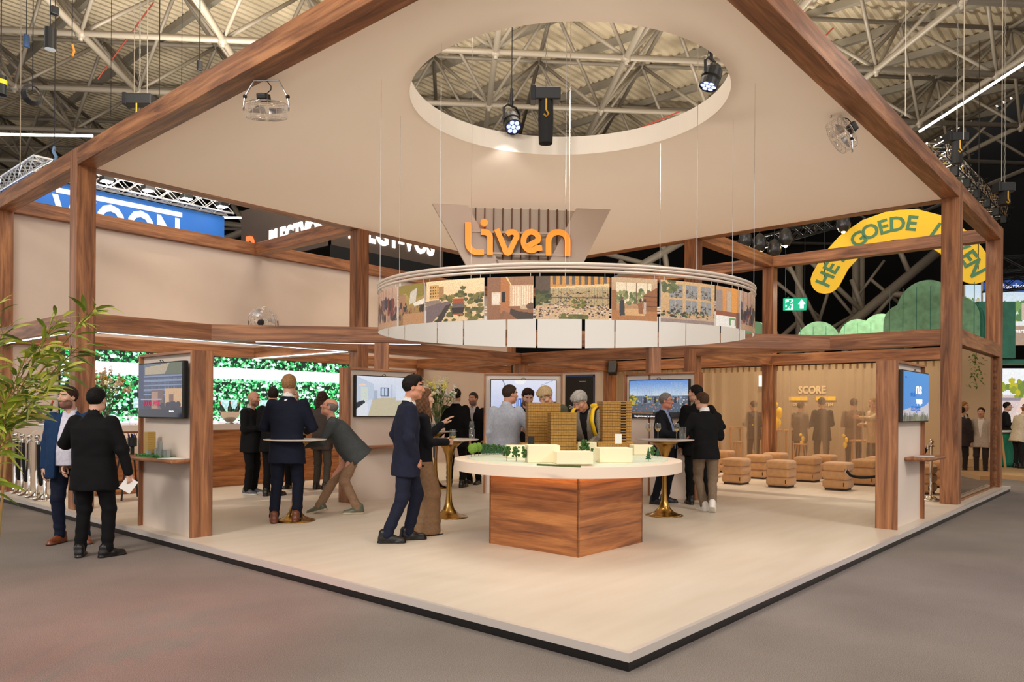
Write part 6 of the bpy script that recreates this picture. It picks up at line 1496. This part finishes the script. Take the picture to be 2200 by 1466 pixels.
w,f,n,c=i_['HN'][1]; q=w+f*.09; o=MB().box(-.06,.06,-.001,.001,-.11,.03).build('paper_leaflet',PAPER); o.matrix_world=Matrix.Translation(W_of(r,q))@Matrix.Rotation(r.rotation_euler.z+.5,4,'Z')@Matrix.Rotation(.6,4,'Y'); tag(o,'white leaflet held low in the right hand of the man in black','leaflet')
# ---- the bar group
person('bald man in black clothes looking right beside the bar',gp(538,1062),78,1.74,top='sweater',topc=(16,16,17),botc=(14,14,15),shirt=(200,196,190),shoe=(84,84,88),sole=(206,200,192),hstyle='bald',skin=(196,140,112),bulk=1.08,belly=.04,arms=('bent','bent'),beard=(134,96,80),head=(0,.06))
person('dark haired man in black suit between the bald man and the navy suit',gp(585,1066),172,1.80,topc=BLK_,hair=(34,26,22),arms=('bent','down'),head=(.5,0))
person('man with shaved head mostly hidden behind the navy suited man',gp(632,1050),0,1.80,topc=(18,18,20),hstyle='bald',skin=(206,150,124),arms=('bent','bent'),vox=1.15)
person('brown haired woman in grey standing behind the leaning man',gp(690,1052),160,1.76,top='sweater',topc=(78,68,64),botc=(84,78,70),shirt=None,hair=(58,38,30),hstyle='long',shoe=(40,34,32),arms=('bent','down'),head=(.4,0),vox=1.1)
person('tall blond man in navy suit with his back turned at the left brass table',gp(616,1122),182,1.90,topc=NAVY,shirt=(232,230,226),hair=(150,112,76),shoe=(110,60,38),arms=((( .4,.25,-1),(-.5,.9,-.15),(-1,0,0),.5),((.4,.25,-1),(-.5,.9,-.15),(-1,0,0),.5)),feet=((-.13,-.06,0,.3),(.12,.0,0,-.15)),lean=.06,hem=-.24)
person('man in glasses leaning on the left brass table in grey shirt and khaki trousers',gp(735,1104),-78,1.80,top='shirt',topc=(66,70,70),botc=(146,116,92),shirt=None,hair=(120,110,104),hstyle='balding',skin=(206,146,120),shoe=(92,96,78),sole=(196,178,150),lean=.72,belly=.05,bulk=1.05,bodyshift=-.1,feet=((-.08,-.20,0,.1),(.10,.30,.02,-.2,.25)),arms=(((.15,1.1,-.35),(-.3,.95,.5),(-.3,-1,0),.4),((.15,1.1,-.35),(-.3,.95,.5),(-.3,-1,0),.4)),head=(-.15,-.65),glasses=True,hem=-.16)
# ---- the couple in front of the model table
r,i_=person('dark haired man in navy pinstripe suit facing right with one hand in his pocket',gp(856,1163),100,1.855,topc=(30,34,52),shirt=(236,234,230),hair=(26,20,18),hstyle='quiff',skin=(204,142,114),arms=('pocket',((.3,-.05,-1),(-.35,.45,-1),(-1,0,0),.6)),feet=((-.06,.10,0,.1),(.10,-.12,0,-.1)),head=(-.12,.02),hem=-.23,shoe=(18,16,16),twist=.15,lean=.05,bodyshift=.07)
r,i_=person('woman with long curly hair in black jacket and wide brown trousers, gesturing',gp(903,1146),112,1.70,top='jacket',topc=(20,21,26),botc=(142,112,84),shirt=(214,210,206),hair=(96,66,46),hstyle='long',legw=1.75,shoe=(206,190,164),bulk=.92,shoulder=.9,hem=-.12,arms=(((.2,.5,-.8),(.1,.75,.65),(0,.3,-1),.15),((.12,.2,-1),(-.35,1,-.0),(-1,0,0),.75)),head=(.0,0),feet=((-.12,0,0,.1),(.12,.05,0,-.1)))
w,f,n,c=i_['HN'][1]; q=w+f*.09*i_['s']; g=glass('wine glass with white wine in the hand of the woman in wide trousers',W_of(r,q)-Vector((0,0,.075)))
w,f,n,c=i_['HN'][1]
o=MB().box(-.05,.05,-.004,.004,-.14,.0).build('name_badge',mat('badge blue white',(170,180,206),.4)); o.matrix_world=Matrix.Translation(W_of(r,i_['tl']((.0,.17,.12))))@Matrix.Rotation(r.rotation_euler.z,4,'Z'); tag(o,'pale badge hanging in front of the woman in wide trousers','badge')
person('dark haired person half hidden behind the curly haired woman by the flowers',gp(912,1040),75,1.74,topc=(18,18,20),hair=(30,22,18),hstyle='mop',arms=('bent','bent'),head=(0,.4),vox=1.15)
# ---- two men in black at the rear table
person('man in black suit seen from behind right of the cream flowers',gp(978,1047),170,1.86,topc=(13,13,15),shirt=(226,224,222),hair=(28,22,20),arms=('bent','down'),feet=((-.13,.1,0,.3),(.13,0,0,-.2)))
person('grey haired man in dark suit facing the man in black by the middle kiosk',gp(1018,1040),-28,1.79,topc=(16,17,20),shirt=(206,206,212),hair=(62,54,50),arms=('down','bent'),beard=(120,96,86),skin=(196,140,114))
# ---- four men around the model
person('man in pale blue grey jacket seen from behind at the model table',gd(1088,10.1),158,1.80,top='blazer',topc=(176,182,196),botc=(60,64,76),shirt=(190,196,208),hair=(58,44,36),skin=(204,146,120),arms=('down',((.45,.35,-.85),(-.55,.75,.65),(-1,0,0),.8)),head=(-.75,.08),hem=-.26,bulk=1.03)
person('bearded man in black looking down at the model between pale blue and green jackets',gd(1130,10.9),12,1.80,top='sweater',topc=(20,20,22),shirt=(38,38,42),hair=(44,30,26),hstyle='quiff',beard=(112,76,60),head=(0,.42),arms=('down','bent'))
person('blond man in olive green jacket bending over the golden towers',gd(1190,10.1),-42,1.84,top='jacket',topc=(78,80,62),botc=(50,50,52),shirt=None,vneck=False,hair=(176,152,116),hstyle='mop',skin=(214,162,138),head=(.1,.62),lean=.14,arms=('bent','bent'))
TWEED,nt_,b_2=nmat('grey houndstooth tweed'); 
_tc=nt_.nodes.new('ShaderNodeTexCoord');_ck=nt_.nodes.new('ShaderNodeTexChecker');_ck.inputs['Scale'].default_value=110;_ck.inputs['Color1'].default_value=(*lin((176,168,154)),1);_ck.inputs['Color2'].default_value=(*lin((112,106,98)),1);nt_.links.new(_tc.outputs['Object'],_ck.inputs['Vector']);nt_.links.new(_ck.outputs['Color'],b_2.inputs['Base Color']);b_2.inputs['Roughness'].default_value=.9
r,i_=person('grey haired man in tweed jacket with yellow backpack bending over the model',gd(1272,9.6),-38,1.80,top='jacket',topc=(150,144,132),pattern=TWEED,botc=(60,58,58),shirt=(34,32,34),hair=(150,146,142),hstyle='mop',skin=(206,150,124),lean=.36,head=(.0,.55),arms=(((.1,.5,-.9),(-.3,.9,-.2),(-1,0,0),.5),((.15,.35,-.9),(-.3,.9,-.45),(-1,0,0),.5)))
bp=empty('backpack',r.location,'bright yellow backpack on the back of the man in tweed','backpack',rz=r.rotation_euler.z); YB=mat('bright yellow bag',(246,202,16),.5); tl=i_['tl']; s_=i_['s']
def bag(P):
    hip=np.array(tl((0,0,0)),np.float32); L=rotm(rx=-.36); q=((P-hip)@L)/s_
    return smax(ellip(q,(0,-.2,.27),(.155,.095,.25)),-(q[...,1]+.29),.02)
v,q=mesh_sdf(bag,np.array(tl((0,-.2,.25)))-.36,np.array(tl((0,-.2,.25)))+.36,.011); bobj('bag',[(v,q,0)],[YB],bp)
for sx in (-1,1):
    pts=[tl((sx*.13,-.14,.40)),tl((sx*.135,-.05,.53)),tl((sx*.145,.06,.52)),tl((sx*.16,.15,.42)),tl((sx*.18,.165,.28)),tl((sx*.19,.12,.14)),tl((sx*.17,-.02,.06)),tl((sx*.13,-.14,.06))]
    st_=MB(); n=len(pts)
    P=[Vector(p) for p in pts]; X=Vector(tl((1,0,0)))-Vector(tl((0,0,0))); X.normalize()
    fine=[]
    for k in range(n-1):
        for j in range(4): fine.append(P[k].lerp(P[k+1],j/4))
    fine.append(P[-1])
    for nm,wd,th,m in (('strap_edge',.034,.008,BLACK),('strap',.027,.013,YB)):
        b=MB()
        for k,p in enumerate(fine):
            t=(fine[min(k+1,len(fine)-1)]-fine[max(k-1,0)]).normalized(); nn=t.cross(X).normalized(); b.v+=[tuple(p-X*wd-nn*th),tuple(p+X*wd-nn*th),tuple(p+X*wd+nn*th),tuple(p-X*wd+nn*th)]
        for k in range(len(fine)-1):
            for j in range(4): a=4*k+j;c=4*k+(j+1)%4; b.f.append((a,c,c+4,a+4)); b.m.append(0)
        b.build(nm,m,bp,smooth=True)
# ---- three at the right brass table
r,i_=person('grey haired man in glasses and dark blazer talking at the right brass table',gp(1424,1082),62,1.74,top='blazer',topc=(22,24,30),botc=(22,24,34),shirt=(150,170,214),hair=(126,120,116),skin=(210,140,118),arms=(((.25,.25,-.95),(-.35,.75,.75),(-1,0,0),.9),((.3,.35,-.9),(-.2,.95,-.2),(-1,0,0),.8)),feet=((-.14,.0,0,.2),(.16,-.08,0,-.35)),glasses=True,openj=.055,belly=.05,hem=-.24,shoe=(24,28,40),head=(.0,0))
person('man in black sweater and taupe trousers with white sneakers seen from behind',gp(1515,1098),190,1.76,top='sweater',topc=(15,15,17),botc=(122,104,86),shirt=(228,228,230),hair=(74,54,40),shoe=(232,228,222),sole=(236,232,226),arms=(((.4,.3,-.9),(-.3,.95,-.15),(-1,0,0),.8),'bent'),feet=((-.02,.0,0,.1),(.0,-.24,.04,-.5,.5)),hem=-.16,lean=.08,head=(.5,.05),bulk=1.02,knee={1:(.5,1,0)})
person('dark haired man in black suit standing right behind the man in the black sweater',gp(1498,1084),172,1.86,topc=(14,14,16),shirt=(24,24,26),hair=(18,14,14),arms=('down',((.55,.1,-.85),(-.7,.6,-.1),(-1,0,0),.6)),head=(1.0,.0),feet=((-.1,0,0,.2),(.12,.02,0,-.2)),shoe=(18,16,16))
# ---- figures behind the curtain
bx=[(15.0,5.75,200,(66,62,66),1.74,'person in grey standing at the timber table left of the wooden curtain post'),(15.1,4.62,120,(110,100,96),1.72,'person in light grey seen through the curtain left of the score lettering'),(15.0,4.05,175,(48,42,44),1.82,'broad dark figure under the score lettering behind the curtain'),(15.4,3.45,150,(116,96,86),1.80,'tall person in beige coat behind the right part of the curtain'),(14.6,2.75,-80,(206,190,170),1.80,'person in cream jacket reaching left behind the curtain by the right kiosk')]
for x,y,fc,c,hh,l in bx:
    person(l,(x,y,.1),fc,hh,top='jacket' if c[0]>60 else 'suit',topc=c,botc=(70,62,58),shirt=None,vneck=False,hair=(150,116,76) if c[0]>200 else (60,46,38),arms=(('bent','bent') if c[0]<200 else (((.1,.8,-.4),(0,1,.1),(-1,0,0),.3),'bent')),vox=1.7,feet=((-.12,0,0,.1),(.12,0,0,-.1)))
# ---- visitors in the aisle who show in the bronze glass
for (x,y,fc,c,b_c,hh,l) in ((17.6,-1.2,150,(52,46,48),(40,36,38),1.72,'man in dark brown suit mirrored at the left edge of the bronze glass'),(18.6,-1.35,-118,(48,58,84),(186,164,124),1.86,'man in navy jacket and beige trousers mirrored in the bronze glass'),(17.7,-.78,-40,(176,166,156),(52,46,46),1.70,'woman in cream cardigan mirrored in the bronze glass seen from behind')):
    person(l,(x,y,0),fc,hh,top='blazer',topc=c,botc=b_c,shirt=(226,222,216),hair=(150,112,70) if 'navy' in l else (44,30,26),hstyle='short',vox=1.6,openj=.06 if 'navy' in l else 0,arms=('down','down'))
# ---- visitors at the right hand stand
person('person in cream jacket leaning on the green counter at the far right edge',(atd(2188,1000,19.4).x,atd(2188,1000,19.4).y,.1),95,1.70,top='jacket',topc=(214,200,176),botc=(36,34,38),shirt=None,vneck=False,hair=(140,92,60),arms=('bent',((.1,.5,-.9),(0,1,.2),(-1,0,0),.5)),lean=.25,vox=1.5,head=(0,.3))
person('dark haired person in black behind the green counter at the far right',(atd(2160,1000,21.3).x,atd(2160,1000,21.3).y,.1),60,1.78,topc=(22,22,24),hair=(30,24,22),arms=('bent','bent'),vox=1.6)
person('person in striped light shirt at the right frame edge behind the green counter',(atd(2203,1000,22).x,atd(2203,1000,22).y,.1),-60,1.74,top='sweater',topc=(206,200,206),botc=(40,40,44),shirt=None,hair=(36,28,24),arms=('bent','bent'),vox=1.7)
# ================================================================= camera
cd=bpy.data.cameras.new('camera'); co=bpy.data.objects.new('camera',cd); COL.objects.link(co)
r_=RT*math.cos(ROLL)+UP*math.sin(ROLL); u_=UP*math.cos(ROLL)-RT*math.sin(ROLL); b_=-FW
co.matrix_world=Matrix(((r_.x,u_.x,b_.x,CX),(r_.y,u_.y,b_.y,CY),(r_.z,u_.z,b_.z,CZ),(0,0,0,1)))
cd.sensor_fit='HORIZONTAL'; cd.sensor_width=36; cd.lens=36*FPX/2200; cd.shift_y=(HY-733)/2200; cd.clip_start=.05; cd.clip_end=300
SC=bpy.context.scene; SC.camera=co
# ================================================================= light
w=bpy.data.worlds.new('World'); SC.world=w; w.use_nodes=True
w.node_tree.nodes['Background'].inputs[0].default_value=(*lin((255,249,244)),1); w.node_tree.nodes['Background'].inputs[1].default_value=.95
def area(name,loc,tgt,sx,sy,power,col=(255,244,230),spread=PI):
    l=bpy.data.lights.new(name,'AREA'); l.shape='RECTANGLE'; l.size=sx; l.size_y=sy; l.energy=power; l.color=lin(col); l.spread=spread
    o=bpy.data.objects.new(name,l); COL.objects.link(o); o.location=loc
    o.rotation_euler=(Vector(tgt)-Vector(loc)).to_track_quat('-Z','Y').to_euler(); return o
def spot(name,loc,tgt,power,ang=30,blend=.3,col=(255,226,190),rad=.08):
    l=bpy.data.lights.new(name,'SPOT'); l.energy=power; l.spot_size=math.radians(ang); l.spot_blend=blend; l.color=lin(col); l.shadow_soft_size=rad
    o=bpy.data.objects.new(name,l); COL.objects.link(o); o.location=loc
    o.rotation_euler=(Vector(tgt)-Vector(loc)).to_track_quat('-Z','Y').to_euler(); return o
# hall lamps high in the roof structure
for (x,y) in ((-4,-4),(-5,6),(5,-6),(-3,16),(16,-3),(8,20),(20,18)):
    area('hall_area_light',(x,y,10.6),(x,y,0),3,3,110,(255,248,240))
area('hall_area_light',(5.2,4.8,10.4),(5.2,4.8,0),4,4,330,(255,246,236))  # extra fill added above the canopy to brighten it from behind
# unseen wash fills added over the aisles to brighten the area under the canopy
area('wash_fill',(-10,2.5,8.6),(3.5,5.5,.5),2.6,1.6,195,(255,247,238),1.7)
area('wash_fill',(2.0,-10.5,8.6),(6.5,3.0,.5),2.6,1.6,150,(255,247,238),1.7)
area('wash_fill',(-8,-7,8.2),(4,4,.5),2.6,1.6,60,(255,247,238),1.5)
spot('logo_spot',(3.25,3.85,4.7),(5.0,5.75,4.15),70,70,.8,(255,246,236))
# fills added out of view above the canopy and stands to brighten the roof
for (x,y,z,p) in ((6.5,6.5,5.3,1500),(1.0,6.8,5.3,900),(7.6,1.6,5.3,900),(18.5,7,5.2,700),(5,15.5,6.9,900)):
    area('roof_fill',(x,y,z),(x,y,20),1.6,1.6,p,(255,246,230))
# stage spots through the canopy opening onto the model table and floor
for (x,y) in ((1.6,3.6),(3.9,1.6),(1.5,1.3)):
    spot('stage_spot',(x,y,7.6),(2.72,2.5,.9),95,36,.25,(255,240,222))
spot('floor_spot',(2.4,2.2,9.5),(2.4,2.2,0),120,46,.6,(255,240,222))
# truss spots over the open bays: pouf area, bar, rear right corner
spot('bay_spot',(11.3,3.6,9.5),(11.3,3.0,0),1500,46,.6,(255,232,204))
spot('bay_spot',(11.3,8.0,9.5),(11.3,7.0,0),1800,46,.6,(255,232,204))
spot('bay_spot',(3.0,10.7,9.5),(3.0,10.8,0),1150,44,.6,(255,236,212)); spot('bay_spot',(7.5,10.8,9.5),(7.5,10.8,0),1100,44,.6,(255,236,212))
for y in (3.2,5.4): area('neighbour_fill',(15.0,y,4.6),(15.2,y,0),.6,.6,90,(255,236,210))  # fills added over the neighbour stand to brighten it behind the curtain
# red and violet beams of a show across the aisle
spot('red_spot',(-6.5,-2,7),tuple(onz(60,1400,0)),1300,26,.8,(255,60,46)); spot('red_spot',(-7,1,7),tuple(onz(420,1330,0)),500,16,.9,(255,60,46)); spot('violet_spot',(8,-7,6),tuple(onz(2260,1290,0)),300,26,1,(170,110,255))
SC.view_settings.view_transform='Standard'; SC.view_settings.look='None'; SC.view_settings.gamma=1; SC.view_settings.use_curve_mapping=False; SC.view_settings.exposure=0.0
SC.cycles.max_bounces=6; SC.cycles.diffuse_bounces=4; SC.cycles.glossy_bounces=3; SC.cycles.transmission_bounces=4; SC.cycles.transparent_max_bounces=12
SC.cycles.caustics_reflective=False; SC.cycles.caustics_refractive=False; SC.cycles.sample_clamp_indirect=6
